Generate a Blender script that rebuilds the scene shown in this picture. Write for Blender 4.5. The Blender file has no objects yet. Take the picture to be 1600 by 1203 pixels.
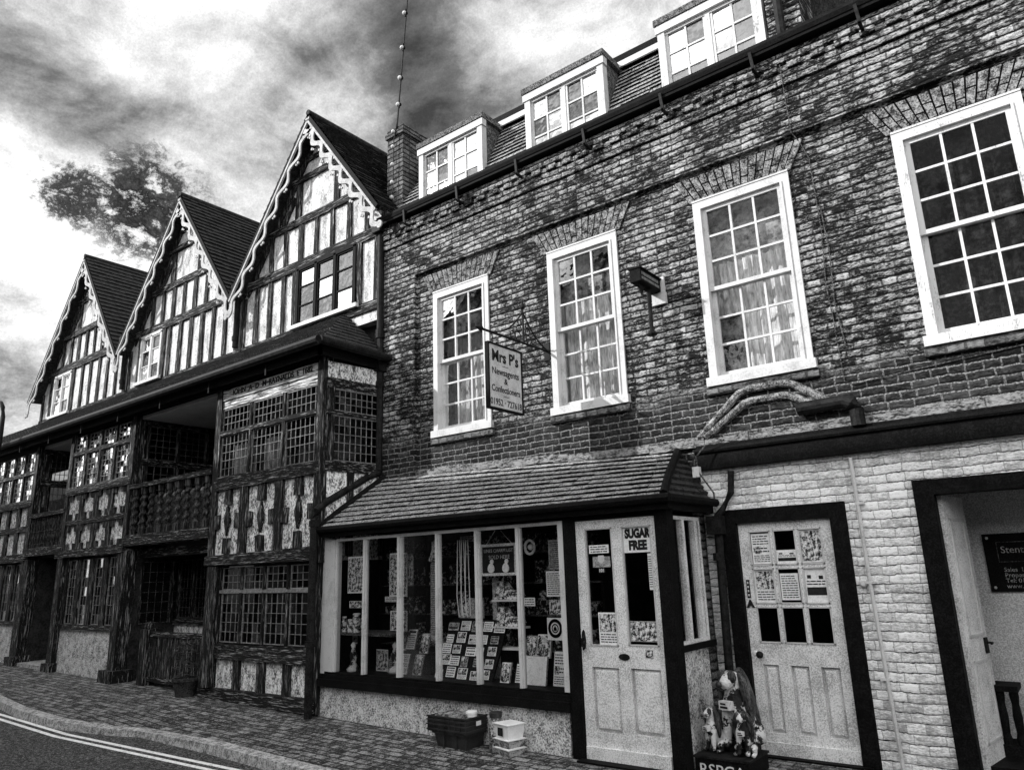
import bpy, math, random
from mathutils import Vector, Matrix
random.seed(7)
S = bpy.context.scene
COL = S.collection
# ------------------------------------------------------------------ camera
CAM_POS = Vector((0.0, -6.8, 1.75))
RIGHT = Vector((0.78650159, 0.61672791, -0.03258733))
UP = Vector((0.17656675, -0.1739823, 0.96879014))
FWD = Vector((-0.5918103, 0.76770883, 0.245731))
cam = bpy.data.cameras.new('camera')
cam.lens = 25.73; cam.sensor_width = 36; cam.clip_start = 0.05; cam.clip_end = 600
co = bpy.data.objects.new('camera', cam); COL.objects.link(co)
co.matrix_world = Matrix(((RIGHT.x, UP.x, -FWD.x, CAM_POS.x), (RIGHT.y, UP.y, -FWD.y, CAM_POS.y),
                          (RIGHT.z, UP.z, -FWD.z, CAM_POS.z), (0, 0, 0, 1)))
S.camera = co
S.view_settings.view_transform = 'Standard'; S.view_settings.look = 'None'
S.view_settings.exposure = 0.55; S.view_settings.gamma = 1.0
# ------------------------------------------------------------------ sun
LDIR = Vector((1.0, 1.0, -0.80)).normalized()      # the way the light travels
sl = bpy.data.lights.new('sun', 'SUN'); sl.energy = 3.4; sl.angle = math.radians(0.5); sl.color = (1, 1, 1)
so = bpy.data.objects.new('sun', sl); COL.objects.link(so)
so.rotation_euler = LDIR.to_track_quat('-Z', 'Y').to_euler()
# ------------------------------------------------------------------ node helpers
class NT:
    def __init__(s, nt): s.nt = nt; s.n = nt.nodes; s.l = nt.links
    def new(s, t, **k):
        n = s.n.new(t)
        for a, b in k.items(): setattr(n, a, b)
        return n
    def put(s, sock, v):
        if v is None: return
        if hasattr(v, 'links') or hasattr(v, 'is_output'): s.l.new(v, sock)
        else: sock.default_value = v
    def math(s, op, a, b=0.5, c=None, clamp=False):
        n = s.new('ShaderNodeMath', operation=op, use_clamp=clamp)
        s.put(n.inputs[0], a); s.put(n.inputs[1], b)
        if c is not None: s.put(n.inputs[2], c)
        return n.outputs[0]
    def vmath(s, op, a, b=None):
        n = s.new('ShaderNodeVectorMath', operation=op)
        s.put(n.inputs[0], a)
        if b is not None: s.put(n.inputs[1], b)
        return n.outputs[1] if op in ('DOT_PRODUCT', 'LENGTH', 'DISTANCE') else n.outputs[0]
    def noise(s, vec, scale, detail=5, rough=0.6, dist=0.0):
        n = s.new('ShaderNodeTexNoise')
        s.put(n.inputs['Vector'], vec); n.inputs['Scale'].default_value = scale
        n.inputs['Detail'].default_value = detail; n.inputs['Roughness'].default_value = rough
        n.inputs['Distortion'].default_value = dist
        return n.outputs[0]
    def ramp(s, fac, pts, interp='LINEAR'):
        n = s.new('ShaderNodeValToRGB'); cr = n.color_ramp; cr.interpolation = interp
        while len(cr.elements) < len(pts): cr.elements.new(0.5)
        for e, (p, v) in zip(cr.elements, pts):
            e.position = p; e.color = (v, v, v, 1)
        s.put(n.inputs[0], fac); return n.outputs[0]
    def lerp(s, a, b, f):      # floats
        return s.math('ADD', s.math('MULTIPLY', a, s.math('SUBTRACT', 1.0, f)), s.math('MULTIPLY', b, f))
# ------------------------------------------------------------------ sky
w = bpy.data.worlds.new('World'); S.world = w; w.use_nodes = True
T = NT(w.node_tree); T.n.clear()
sky = T.new('ShaderNodeTexSky', sky_type='NISHITA'); sky.sun_disc = False
sky.sun_elevation = math.asin(-LDIR.z); sky.sun_rotation = math.atan2(-LDIR.x, -LDIR.y)
bw = T.new('ShaderNodeRGBToBW'); T.l.new(sky.outputs[0], bw.inputs[0])
tc = T.new('ShaderNodeTexCoord'); D = tc.outputs['Generated']
sep = T.new('ShaderNodeSeparateXYZ'); T.l.new(D, sep.inputs[0])
den = T.math('ADD', T.math('MAXIMUM', sep.outputs[2], 0.0), 0.30)
cmb = T.new('ShaderNodeCombineXYZ')
T.put(cmb.inputs[0], T.math('DIVIDE', sep.outputs[0], den)); T.put(cmb.inputs[1], T.math('DIVIDE', sep.outputs[1], den))
P = T.vmath('ADD', cmb.outputs[0], (3.1, 1.7, 0))
big = T.noise(P, 1.9, 8, 0.60, 0.35)
mid = T.noise(P, 6.5, 8, 0.66, 0.3)
cl = T.lerp(big, mid, 0.34)
grain = T.noise(D, 420.0, 2, 0.7)
def lump(axis, r0, r1):
    d = T.vmath('DISTANCE', D, axis)
    return T.math('SUBTRACT', 1.0, T.math('DIVIDE', T.math('SUBTRACT', d, r0), r1 - r0, clamp=True), clamp=True)
for ax, r, a in (((-0.678, 0.381, 0.629), 0.20, 0.14), ((-0.772, 0.265, 0.578), 0.10, 0.05), ((-0.893, 0.284, 0.350), 0.18, 0.13), ((-0.453, 0.636, 0.625), 0.15, 0.13), ((-0.706, 0.505, 0.497), 0.20, 0.07), ((-0.743, 0.368, 0.559), 0.19, -0.14), ((-0.828, 0.210, 0.520), 0.12, -0.04),
                 ((-0.570, 0.553, 0.607), 0.25, -0.14), ((-0.924, 0.294, 0.245), 0.13, -0.09), ((-0.588, 0.485, 0.648), 0.14, -0.05)):
    cl = T.math('ADD', cl, T.math('MULTIPLY', T.math('SMOOTH_MIN', lump(ax, 0.0, r), 0.8, 0.3), a))
# bright broken cloud, darker grey bellies between
c = T.ramp(cl, [(0.31, 0.05), (0.385, 0.17), (0.44, 0.42), (0.49, 0.72), (0.555, 1.1)])
gr = T.math('ADD', T.math('MULTIPLY', T.math('SUBTRACT', grain, 0.5), 0.55), 1.0)
c = T.math('MULTIPLY', c, gr)
rag = T.noise(T.vmath('MULTIPLY', D, (1, 1, 1.5)), 21.0, 11, 0.80, 0.2)
m = T.math('MAXIMUM', lump((-0.822, 0.365, 0.437), 0.03, 0.145), T.math('MULTIPLY', lump((-0.856, 0.30, 0.435), 0.02, 0.10), 0.93))
k = T.math('MULTIPLY', T.math('SUBTRACT', T.math('ADD', T.math('MULTIPLY', m, 0.47), rag), 0.80), 9.0, clamp=True)
k = T.math('MULTIPLY', k, T.math('MULTIPLY', m, 6.0, clamp=True))
c = T.lerp(c, T.math('MULTIPLY', T.ramp(rag, [(0.46, 0.006), (0.56, 0.08), (0.63, 0.85)]), gr), k)
# sky behind the camera brightened, an added fill for the shaded house fronts
sky_fill = T.math('MULTIPLY', T.math('SUBTRACT', 0.15, sep.outputs[1]), 2.2, clamp=True)
cloud = T.math('MULTIPLY', c, T.math('ADD', 5.5, T.math('MULTIPLY', sky_fill, 8.0)))                  # radiance of cloud beside the clear sky's
col = T.lerp(T.math('MULTIPLY', bw.outputs[0], 0.5), cloud, 0.93)
# ground side of the sky stays dull
up = T.math('MULTIPLY', T.math('ADD', sep.outputs[2], 0.04), 12.0, clamp=True)
col = T.lerp(1.2, col, up)
bg = T.new('ShaderNodeBackground'); T.l.new(col, bg.inputs[0]); bg.inputs[1].default_value = 0.14
wo = T.new('ShaderNodeOutputWorld'); T.l.new(bg.outputs[0], wo.inputs[0])
# ------------------------------------------------------------------ materials
MATS = {}
def newmat(name):
    m = bpy.data.materials.new(name); m.use_nodes = True; MATS[name] = m
    t = NT(m.node_tree); t.n.clear()
    out = t.new('ShaderNodeOutputMaterial'); b = t.new('ShaderNodeBsdfPrincipled')
    t.l.new(b.outputs[0], out.inputs[0]); b.inputs['Specular IOR Level'].default_value = 0.25
    return m, t, b, out
def coords(t, stretch=(1, 1, 1)):
    tcn = t.new('ShaderNodeTexCoord')
    if stretch == (1, 1, 1): return tcn.outputs['Object']
    return t.vmath('MULTIPLY', tcn.outputs['Object'], stretch)
def bump(t, b, h, strength, dist=0.02):
    n = t.new('ShaderNodeBump'); n.inputs['Strength'].default_value = strength; n.inputs['Distance'].default_value = dist
    t.put(n.inputs['Height'], h); t.l.new(n.outputs[0], b.inputs['Normal'])
def gritty(name, lo, hi, s1=12, s2=70, f=0.5, p0=0.42, p1=0.58, stretch=(1, 1, 1), rough=0.85, bmp=0.4, metal=0.0, dist=0.01, spec=0.25):
    m, t, b, o = newmat(name); v = coords(t, stretch)
    n = t.lerp(t.noise(v, s1, 6, 0.65), t.noise(v, s2, 3, 0.7), f)
    t.l.new(t.ramp(n, [(p0, lo), (p1, hi)]), b.inputs['Base Color'])
    b.inputs['Roughness'].default_value = rough; b.inputs['Metallic'].default_value = metal
    b.inputs['Specular IOR Level'].default_value = spec
    if bmp: bump(t, b, n, bmp, dist)
    return m
def bricks(name, blo, bhi, mortar, bw_=0.225, bh=0.077, ms=0.011, perp=0.6, low=None, bstr=0.9, p=(0.38, 0.62)):
    m, t, b, o = newmat(name); v = coords(t)
    sp = t.new('ShaderNodeSeparateXYZ'); t.l.new(v, sp.inputs[0])
    wob = t.math('MULTIPLY', t.math('SUBTRACT', t.noise(v, 2.3, 3), 0.5), 0.05)
    cb = t.new('ShaderNodeCombineXYZ')
    t.put(cb.inputs[0], t.math('ADD', sp.outputs[0], sp.outputs[1])); t.put(cb.inputs[1], t.math('ADD', sp.outputs[2], wob))
    rg = t.noise(v, 38, 3, 0.7)
    uv = t.vmath('ADD', cb.outputs[0], t.vmath('MULTIPLY', t.vmath('SUBTRACT', nz3(t, v, 26), (0.5, 0.5, 0.5)), (0.022, 0.022, 0)))
    bt = t.new('ShaderNodeTexBrick'); t.l.new(uv, bt.inputs['Vector'])
    bt.inputs['Scale'].default_value = 1.0; bt.inputs['Brick Width'].default_value = bw_; bt.inputs['Row Height'].default_value = bh
    bt.inputs['Mortar Size'].default_value = ms; bt.inputs['Mortar Smooth'].default_value = 0.25; bt.inputs['Bias'].default_value = 0.0
    bt.offset = 0.5; bt.squash = 0.62; bt.squash_frequency = 2
    bt.inputs['Color1'].default_value = (0, 0, 0, 1); bt.inputs['Color2'].default_value = (1, 1, 1, 1); bt.inputs['Mortar'].default_value = (0.5, 0.5, 0.5, 1)
    rnd = t.new('ShaderNodeRGBToBW'); t.l.new(bt.outputs['Color'], rnd.inputs[0])
    vh = t.vmath('MULTIPLY', v, (0.45, 0.45, 1.35))
    grit = t.lerp(t.noise(vh, 26, 4, 0.7), t.noise(vh, 75, 3, 0.75), 0.5)
    tone = t.math('ADD', grit, t.math('MULTIPLY', t.math('SUBTRACT', rnd.outputs[0], 0.5), 0.10))
    tone = t.math('ADD', tone, t.math('MULTIPLY', t.math('SUBTRACT', t.noise(v, 1.3, 5, 0.65), 0.5), 0.34))
    base = t.ramp(tone, [(p[0], blo), (p[1], bhi)])
    mort = t.math('MULTIPLY', t.ramp(t.lerp(t.noise(v, 3.2, 5, 0.7), t.noise(v, 40, 3), 0.4), [(0.46, 0.10), (0.62, 2.2)]), mortar)
    if low:                     # shade on the lower courses put into the colour: darker brick, paler mortar
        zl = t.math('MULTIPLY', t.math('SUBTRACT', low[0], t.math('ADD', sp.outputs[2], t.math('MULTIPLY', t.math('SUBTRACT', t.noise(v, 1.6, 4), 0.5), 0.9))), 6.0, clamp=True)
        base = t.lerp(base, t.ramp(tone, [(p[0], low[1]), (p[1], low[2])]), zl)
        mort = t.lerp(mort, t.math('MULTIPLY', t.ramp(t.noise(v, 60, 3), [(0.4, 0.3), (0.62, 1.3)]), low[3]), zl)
    s2 = t.new('ShaderNodeSeparateXYZ'); t.l.new(uv, s2.inputs[0])
    fr = t.math('FRACT', t.math('DIVIDE', s2.outputs[1], bh))
    d = t.math('MULTIPLY', t.math('MINIMUM', fr, t.math('SUBTRACT', 1.0, fr)), bh)
    bed = t.math('SUBTRACT', 1.0, t.math('DIVIDE', t.math('SUBTRACT', d, ms * 0.55), ms * 0.6, clamp=True), clamp=True)
    fac = t.math('MAXIMUM', bed, t.math('MULTIPLY', bt.outputs['Fac'], perp))
    arris = t.math('DIVIDE', d, 0.022, clamp=True)
    colr = t.lerp(base, mort, fac)
    t.l.new(colr, b.inputs['Base Color']); b.inputs['Roughness'].default_value = 0.9
    h = t.math('ADD', t.math('SUBTRACT', t.math('MULTIPLY', grit, 0.5), t.math('MULTIPLY', fac, 0.8)), t.math('MULTIPLY', arris, 0.35))
    bump(t, b, h, bstr, 0.035)
    return m
def nz3(t, v, scale):
    n = t.new('ShaderNodeTexNoise'); t.put(n.inputs['Vector'], v); n.inputs['Scale'].default_value = scale
    n.inputs['Detail'].default_value = 2
    return n.outputs[1]
def glass(name, base_fac, tint=0.9, ior=1.5, wob=0.012, gain=1.6):
    m, t, b, o = newmat(name); t.n.remove(b)
    v = coords(t)
    tr = t.new('ShaderNodeBsdfTransparent'); tr.inputs[0].default_value = (tint, tint, tint, 1)
    gl = t.new('ShaderNodeBsdfGlossy'); gl.inputs['Roughness'].default_value = 0.015
    bn = t.new('ShaderNodeBump'); bn.inputs['Strength'].default_value = 0.5; bn.inputs['Distance'].default_value = wob
    t.put(bn.inputs['Height'], t.noise(v, 5.5, 2, 0.5)); t.l.new(bn.outputs[0], gl.inputs['Normal'])
    fr = t.new('ShaderNodeFresnel'); fr.inputs[0].default_value = ior
    f = t.math('MAXIMUM', t.math('MULTIPLY', fr.outputs[0], gain), base_fac, clamp=True)
    mx = t.new('ShaderNodeMixShader'); t.put(mx.inputs[0], f)
    t.l.new(tr.outputs[0], mx.inputs[1]); t.l.new(gl.outputs[0], mx.inputs[2]); t.l.new(mx.outputs[0], o.inputs[0])
    return m
M = MATS
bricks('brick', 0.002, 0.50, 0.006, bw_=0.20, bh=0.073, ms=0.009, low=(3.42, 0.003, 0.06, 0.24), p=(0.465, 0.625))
bricks('brick_chimney', 0.006, 0.22, 0.02)
bricks('brick_painted', 0.34, 0.94, 0.20, bh=0.075, ms=0.005, perp=0.45, p=(0.40, 0.57), bstr=0.4)
gritty('brick_arch', 0.01, 0.34, 14, 70, 0.55, 0.44, 0.6)
gritty('plaster', 0.17, 0.72, 6, 45, 0.5, 0.40, 0.54, stretch=(1.6, 1, 0.6), bmp=0.25)
gritty('plaster_rough', 0.10, 0.74, 9, 60, 0.6, 0.42, 0.55, bmp=0.7, dist=0.02)
gritty('plaster_dirty', 0.06, 0.92, 14, 50, 0.55, 0.43, 0.55, stretch=(1.3, 1, 0.7), bmp=0.5)
gritty('timber_upright', 0.003, 0.50, 1, 2.6, 0.55, 0.535, 0.66, stretch=(38, 38, 2.2), bmp=0.8, dist=0.02)
gritty('timber_level', 0.003, 0.55, 1, 2.6, 0.55, 0.53, 0.65, stretch=(2.4, 6, 42), bmp=0.8, dist=0.02)
gritty('timber_pale', 0.05, 0.90, 1, 2.6, 0.5, 0.43, 0.57, stretch=(2.0, 8, 30), bmp=0.8, dist=0.02)
gritty('white_paint', 0.34, 0.54, 5, 60, 0.4, 0.36, 0.5, rough=0.5, bmp=0.1)
gritty('barge_paint', 0.20, 0.44, 8, 50, 0.5, 0.40, 0.56, rough=0.6, bmp=0.2)
gritty('worn_paint', 0.20, 0.60, 3, 30, 0.5, 0.36, 0.46, stretch=(3, 3, 1), rough=0.6, bmp=0.2)
gritty('door_paint', 0.34, 0.80, 4, 90, 0.65, 0.40, 0.55, rough=0.6, bmp=0.15)
gritty('black_paint', 0.0015, 0.014, 9, 80, 0.7, 0.46, 0.66, rough=0.7, bmp=0.2, spec=0.08)
gritty('black_iron', 0.003, 0.02, 12, 60, 0.5, rough=0.6, bmp=0.2, spec=0.1)
gritty('tile_dark', 0.004, 0.06, 14, 60, 0.5, 0.42, 0.62, stretch=(3, 1, 1), bmp=0.6, dist=0.02)
gritty('tile_pale', 0.008, 0.46, 15, 60, 0.6, 0.43, 0.57, stretch=(1.5, 1, 1), bmp=0.8, dist=0.02)
gritty('lead_sheet', 0.01, 0.22, 20, 80, 0.6, 0.45, 0.58, bmp=0.6)
gritty('lead_came', 0.10, 0.28, 20, 60, 0.5, rough=0.5, bmp=0)
gritty('soffit', 0.01, 0.14, 10, 60, 0.7, 0.45, 0.58, bmp=0.2)
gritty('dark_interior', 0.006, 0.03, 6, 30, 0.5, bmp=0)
gritty('room_wall', 0.40, 0.80, 3, 90, 0.8, bmp=0)
gritty('curtain', 0.20, 0.80, 1.2, 3, 0.45, 0.38, 0.58, stretch=(26, 1, 3), bmp=0.1)
gritty('mortar_flash', 0.01, 0.26, 18, 60, 0.5, 0.42, 0.56, stretch=(0.5, 1, 1.4), bmp=0.8)
gritty('asphalt', 0.006, 0.26, 26, 75, 0.6, 0.49, 0.62, bmp=0.8, dist=0.01)
gritty('kerb_stone', 0.10, 0.55, 16, 60, 0.5, bmp=0.5)
gritty('line_paint', 0.35, 0.85, 16, 60, 0.5, 0.36, 0.5, bmp=0.4)
gritty('black_plastic', 0.006, 0.03, 6, 60, 0.4, rough=0.45, bmp=0.1, spec=0.45)
gritty('white_plastic', 0.72, 0.88, 6, 60, 0.4, rough=0.35, bmp=0)
gritty('grey_plastic', 0.06, 0.42, 14, 45, 0.5, 0.46, 0.55, rough=0.4, bmp=0)
gritty('paper', 0.52, 0.82, 30, 90, 0.5, 0.36, 0.52, bmp=0)
gritty('paper_grey', 0.12, 0.50, 22, 70, 0.5, 0.42, 0.6, bmp=0)
gritty('picture_print', 0.01, 0.75, 26, 60, 0.35, 0.46, 0.56, bmp=0)
gritty('ink', 0.008, 0.02, 10, 30, 0.5, bmp=0)
gritty('sign_board', 0.30, 0.62, 10, 70, 0.55, 0.36, 0.6, bmp=0.15)
gritty('chalk', 0.30, 0.50, 30, 60, 0.5, bmp=0)
gritty('goods', 0.006, 0.60, 16, 40, 0.45, 0.50, 0.60, bmp=0)
gritty('timber_dark', 0.004, 0.16, 1, 2.6, 0.55, 0.48, 0.66, stretch=(38, 38, 2.2), bmp=0.8, dist=0.02)
gritty('mottled', 0.02, 0.55, 4.5, 16, 0.4, 0.42, 0.60, bmp=0)
gritty('dark_cloth', 0.002, 0.16, 5, 26, 0.45, 0.46, 0.66, bmp=0)
gritty('leaf', 0.02, 0.10, 10, 40, 0.5, bmp=0)
gritty('terracotta', 0.006, 0.05, 10, 50, 0.5, bmp=0.3)
gritty('brass', 0.10, 0.35, 10, 50, 0.5, rough=0.35, metal=0.8, bmp=0.1)
gritty('render_wall', 0.02, 0.06, 3, 40, 0.5, bmp=0.2)
glass('glass_dark', 0.008, 0.5, 1.4, 0.004, 0.4)
glass('glass_shop', 0.02, 0.95, 1.4, 0.004, 0.6)
glass('glass_sash', 0.05, 0.9, 1.5, 0.010, 0.8)
glass('glass_sky', 0.24, 0.5, 1.5, 0.012, 1.5)
def coat_mat(name):          # spaniel coat: white with big dark patches
    m, t, b, o = newmat(name); v = coords(t)
    n = t.lerp(t.noise(v, 7.5, 2, 0.5), t.noise(v, 55, 3), 0.3)
    t.l.new(t.ramp(n, [(0.475, 0.008), (0.51, 0.66)]), b.inputs['Base Color']); b.inputs['Roughness'].default_value = 0.45
    bump(t, b, t.noise(v, 45, 4), 0.9, 0.02)
coat_mat('coat'); gritty('coat_dark', 0.008, 0.16, 14, 60, 0.5, 0.46, 0.66, stretch=(2, 2, 0.6), bmp=0.8, rough=0.4)
def pavers():
    m, t, b, o = newmat('pavers'); v = coords(t)
    uv = t.vmath('ADD', v, t.vmath('MULTIPLY', t.vmath('SUBTRACT', nz3(t, v, 9), (0.5, 0.5, 0.5)), (0.02, 0.02, 0)))
    bt = t.new('ShaderNodeTexBrick'); t.l.new(uv, bt.inputs['Vector'])
    bt.inputs['Scale'].default_value = 1.0; bt.inputs['Brick Width'].default_value = 0.20; bt.inputs['Row Height'].default_value = 0.10
    bt.inputs['Mortar Size'].default_value = 0.010; bt.inputs['Mortar Smooth'].default_value = 0.3
    bt.inputs['Color1'].default_value = (0, 0, 0, 1); bt.inputs['Color2'].default_value = (1, 1, 1, 1)
    rnd = t.new('ShaderNodeRGBToBW'); t.l.new(bt.outputs['Color'], rnd.inputs[0])
    g = t.lerp(t.noise(v, 14, 5, 0.7), t.noise(v, 70, 3, 0.7), 0.5)
    tone = t.math('ADD', g, t.math('MULTIPLY', t.math('SUBTRACT', rnd.outputs[0], 0.5), 0.09))
    base = t.ramp(tone, [(0.45, 0.010), (0.61, 0.34)])
    t.l.new(t.lerp(base, 0.01, bt.outputs['Fac']), b.inputs['Base Color']); b.inputs['Roughness'].default_value = 0.85
    bump(t, b, t.math('SUBTRACT', t.math('MULTIPLY', g, 0.4), bt.outputs['Fac']), 0.9, 0.015)
pavers()
# ------------------------------------------------------------------ mesh builder
ORG = {}
class MB:
    def __init__(s, frame=None): s.v = []; s.f = []; s.fr = frame; s.st = []
    def add(s, vs, fs):
        k = len(s.v); s.st.append((k, len(s.f)))
        s.v += [s.fr(*p) if s.fr else tuple(p) for p in vs]
        s.f += [tuple(i + k for i in f) for f in fs]; return s
    def box(s, x0, x1, y0, y1, z0, z1, j=0.0):
        r = (lambda: random.uniform(-j, j)) if j else (lambda: 0.0)
        vs = [(x + r(), y + r() * 0.4, z + r()) for x in (x0, x1) for y in (y0, y1) for z in (z0, z1)]
        return s.add(vs, [(0, 1, 3, 2), (4, 6, 7, 5), (0, 4, 5, 1), (2, 3, 7, 6), (0, 2, 6, 4), (1, 5, 7, 3)])
    def prism(s, pts, y0, y1):        # outline in the x-z plane, thick in y
        n = len(pts)
        vs = [(p[0], y0, p[1]) for p in pts] + [(p[0], y1, p[1]) for p in pts]
        fs = [tuple(range(n)), tuple(range(2 * n - 1, n - 1, -1))] + [(i, (i + 1) % n, (i + 1) % n + n, i + n) for i in range(n)]
        return s.add(vs, fs)
    def bar(s, a, b, wd, y0, y1):     # flat bar between two x-z points
        dx, dz = b[0] - a[0], b[1] - a[1]; L = math.hypot(dx, dz) or 1
        nx, nz = -dz / L * wd / 2, dx / L * wd / 2
        return s.prism([(a[0] + nx, a[1] + nz), (b[0] + nx, b[1] + nz), (b[0] - nx, b[1] - nz), (a[0] - nx, a[1] - nz)], y0, y1)
    def quad(s, *p): return s.add(p, [tuple(range(len(p)))])
    def tube(s, pts, r, n=8, cap=True):
        pts = [Vector(p) for p in pts]; rr = r if isinstance(r, (list, tuple)) else [r] * len(pts)
        vs = []; fs = []
        for i, p in enumerate(pts):
            d = (pts[min(i + 1, len(pts) - 1)] - pts[max(i - 1, 0)]).normalized()
            a = d.cross(Vector((0, 0, 1)) if abs(d.z) < 0.9 else Vector((0, 1, 0))).normalized(); b = d.cross(a)
            vs += [tuple(p + (a * math.cos(2 * math.pi * q / n) + b * math.sin(2 * math.pi * q / n)) * rr[i]) for q in range(n)]
        for i in range(len(pts) - 1):
            for q in range(n):
                fs.append((i * n + q, i * n + (q + 1) % n, (i + 1) * n + (q + 1) % n, (i + 1) * n + q))
        if cap: fs += [tuple(range(n)), tuple(range(len(vs) - n, len(vs)))]
        return s.add(vs, fs)
    def lathe(s, cx, cy, prof, n=14, tw=0.0, off=0.0):
        vs = []; fs = []
        for i, (r, z) in enumerate(prof):
            ox, oy = off * math.cos(tw * z), off * math.sin(tw * z)
            vs += [(cx + ox + r * math.cos(2 * math.pi * q / n), cy + oy + r * math.sin(2 * math.pi * q / n), z) for q in range(n)]
        for i in range(len(prof) - 1):
            for q in range(n):
                fs.append((i * n + q, i * n + (q + 1) % n, (i + 1) * n + (q + 1) % n, (i + 1) * n + q))
        fs += [tuple(range(n)), tuple(range(len(vs) - n, len(vs)))]
        return s.add(vs, fs)
    def ball(s, c, rx, ry=None, rz=None, n=12):
        ry = ry or rx; rz = rz or rx
        m = n // 2; vs = []; fs = []
        for i in range(m + 1):
            a = math.pi * i / m
            vs += [(c[0] + rx * math.sin(a) * math.cos(2 * math.pi * q / n), c[1] + ry * math.sin(a) * math.sin(2 * math.pi * q / n), c[2] + rz * math.cos(a)) for q in range(n)]
        for i in range(m):
            for q in range(n): fs.append((i * n + q, i * n + (q + 1) % n, (i + 1) * n + (q + 1) % n, (i + 1) * n + q))
        return s.add(vs, fs)
    def holes(s, x0, x1, z0, z1, hs, y, depth):      # a wall face pierced by openings, with reveals
        xs = sorted({x0, x1, *[min(max(h[i], x0), x1) for h in hs for i in (0, 1)]})
        zs = sorted({z0, z1, *[min(max(h[i], z0), z1) for h in hs for i in (2, 3)]})
        for a, b in zip(xs, xs[1:]):
            for c_, d in zip(zs, zs[1:]):
                mx, mz = (a + b) / 2, (c_ + d) / 2
                if any(h[0] < mx < h[1] and h[2] < mz < h[3] for h in hs): continue
                s.quad((a, y, c_), (b, y, c_), (b, y, d), (a, y, d))
        for h in hs:
            a, b, c_, d = h; e = y + depth
            s.quad((a, y, c_), (a, e, c_), (a, e, d), (a, y, d)); s.quad((b, y, c_), (b, y, d), (b, e, d), (b, e, c_))
            s.quad((a, y, d), (a, e, d), (b, e, d), (b, y, d)); s.quad((a, y, c_), (b, y, c_), (b, e, c_), (a, e, c_))
        return s
    def each(s, name, mat, parent):          # every solid added becomes a part of its own
        st = s.st + [(len(s.v), len(s.f))]
        for (v0, f0), (v1, f1) in zip(st, st[1:]):
            m = MB(); m.v = s.v[v0:v1]; m.f = [tuple(i - v0 for i in f) for f in s.f[f0:f1]]
            m.build(name, mat, parent)
    def build(s, name, mat, parent=None, loc=None, smooth=False, recalc=True):
        import bmesh
        o = Vector(loc) if loc is not None else (ORG[parent.name] if parent else Vector((0, 0, 0)))
        me = bpy.data.meshes.new(name)
        me.from_pydata([(p[0] - o.x, p[1] - o.y, p[2] - o.z) for p in s.v], [], s.f)
        bm = bmesh.new(); bm.from_mesh(me)
        if recalc: bmesh.ops.recalc_face_normals(bm, faces=bm.faces)
        bm.to_mesh(me); bm.free()
        if smooth:
            for p in me.polygons: p.use_smooth = True
        me.materials.append(MATS[mat])
        ob = bpy.data.objects.new(name, me); COL.objects.link(ob); ORG[ob.name] = o
        if parent: ob.parent = parent
        else: ob.location = o
        return ob
def tag(o, label, cat, group=None):
    o['label'] = label; o['category'] = cat
    if group: o['group'] = group
    return o
def thing(name, label, cat, loc, group=None):
    o = bpy.data.objects.new(name, None); COL.objects.link(o); o.location = loc; o.empty_display_size = 0.1
    ORG[o.name] = Vector(loc); return tag(o, label, cat, group)
def struct(name, mb, mat):
    o = mb.build(name, mat); o['kind'] = 'structure'; return o
def text(body, size, c, xd, zd, mat, parent, name='lettering', bold=0.0, align='CENTER', sx=1.0, ex=0.003):
    cu = bpy.data.curves.new(name, 'FONT'); cu.body = body; cu.size = size; cu.align_x = align; cu.align_y = 'CENTER'
    cu.extrude = ex; cu.offset = bold; cu.resolution_u = 3
    tmp = bpy.data.objects.new('tmp', cu); COL.objects.link(tmp)
    dg = bpy.context.evaluated_depsgraph_get(); dg.update()
    me = bpy.data.meshes.new_from_object(tmp.evaluated_get(dg)); bpy.data.objects.remove(tmp)
    xd, zd = Vector(xd).normalized(), Vector(zd).normalized(); n = xd.cross(zd); c = Vector(c); o = ORG[parent.name]
    for v in me.vertices: v.co = c + xd * v.co.x * sx + zd * v.co.y + n * v.co.z - o
    me.materials.clear(); me.materials.append(MATS[mat])
    ob = bpy.data.objects.new(name, me); COL.objects.link(ob); ob.parent = parent; ORG[ob.name] = o; return ob
def zp(x): return 0.12 + 0.016 * max(0.0, -5.0 - max(x, -30))
def lerp(a, b, t): return a + (b - a) * t
def tiles(mb, rows, pa, pb, qa, qb, lift=0.02, edge=None):
    """courses of tiles: pa-pb is the top edge, qa-qb the eave; each course tips out at its lower edge"""
    pa, pb, qa, qb = map(Vector, (pa, pb, qa, qb))
    nrm = (pb - pa).cross(qa - pa).normalized()
    if nrm.z < 0 or (abs(nrm.z) < 1e-6 and nrm.y > 0): nrm = -nrm
    for i in range(rows):
        t0, t1 = i / rows, (i + 1) / rows
        a0, b0 = pa.lerp(qa, t0), pb.lerp(qb, t0); a1, b1 = pa.lerp(qa, t1), pb.lerp(qb, t1)
        L = (b1 - a1).length; n = max(1, int(L / 0.17))
        for k_ in range(n):
            s0, s1 = k_ / n, (k_ + 1) / n - 0.004 / max(L, .1)
            l = lift * random.uniform(0.75, 1.25)
            u0, u1, d0, d1 = a0.lerp(b0, s0), a0.lerp(b0, s1), a1.lerp(b1, s0) + nrm * l, a1.lerp(b1, s1) + nrm * l
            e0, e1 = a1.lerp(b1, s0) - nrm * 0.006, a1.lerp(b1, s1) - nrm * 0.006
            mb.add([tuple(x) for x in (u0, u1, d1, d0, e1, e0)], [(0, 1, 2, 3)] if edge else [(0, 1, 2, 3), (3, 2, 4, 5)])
            if edge: edge.add([tuple(x) for x in (d0, d1, e0, e1)], [(0, 1, 2, 3)])  # lips kept apart so they can carry the shadow line as colour
    return mb
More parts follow.
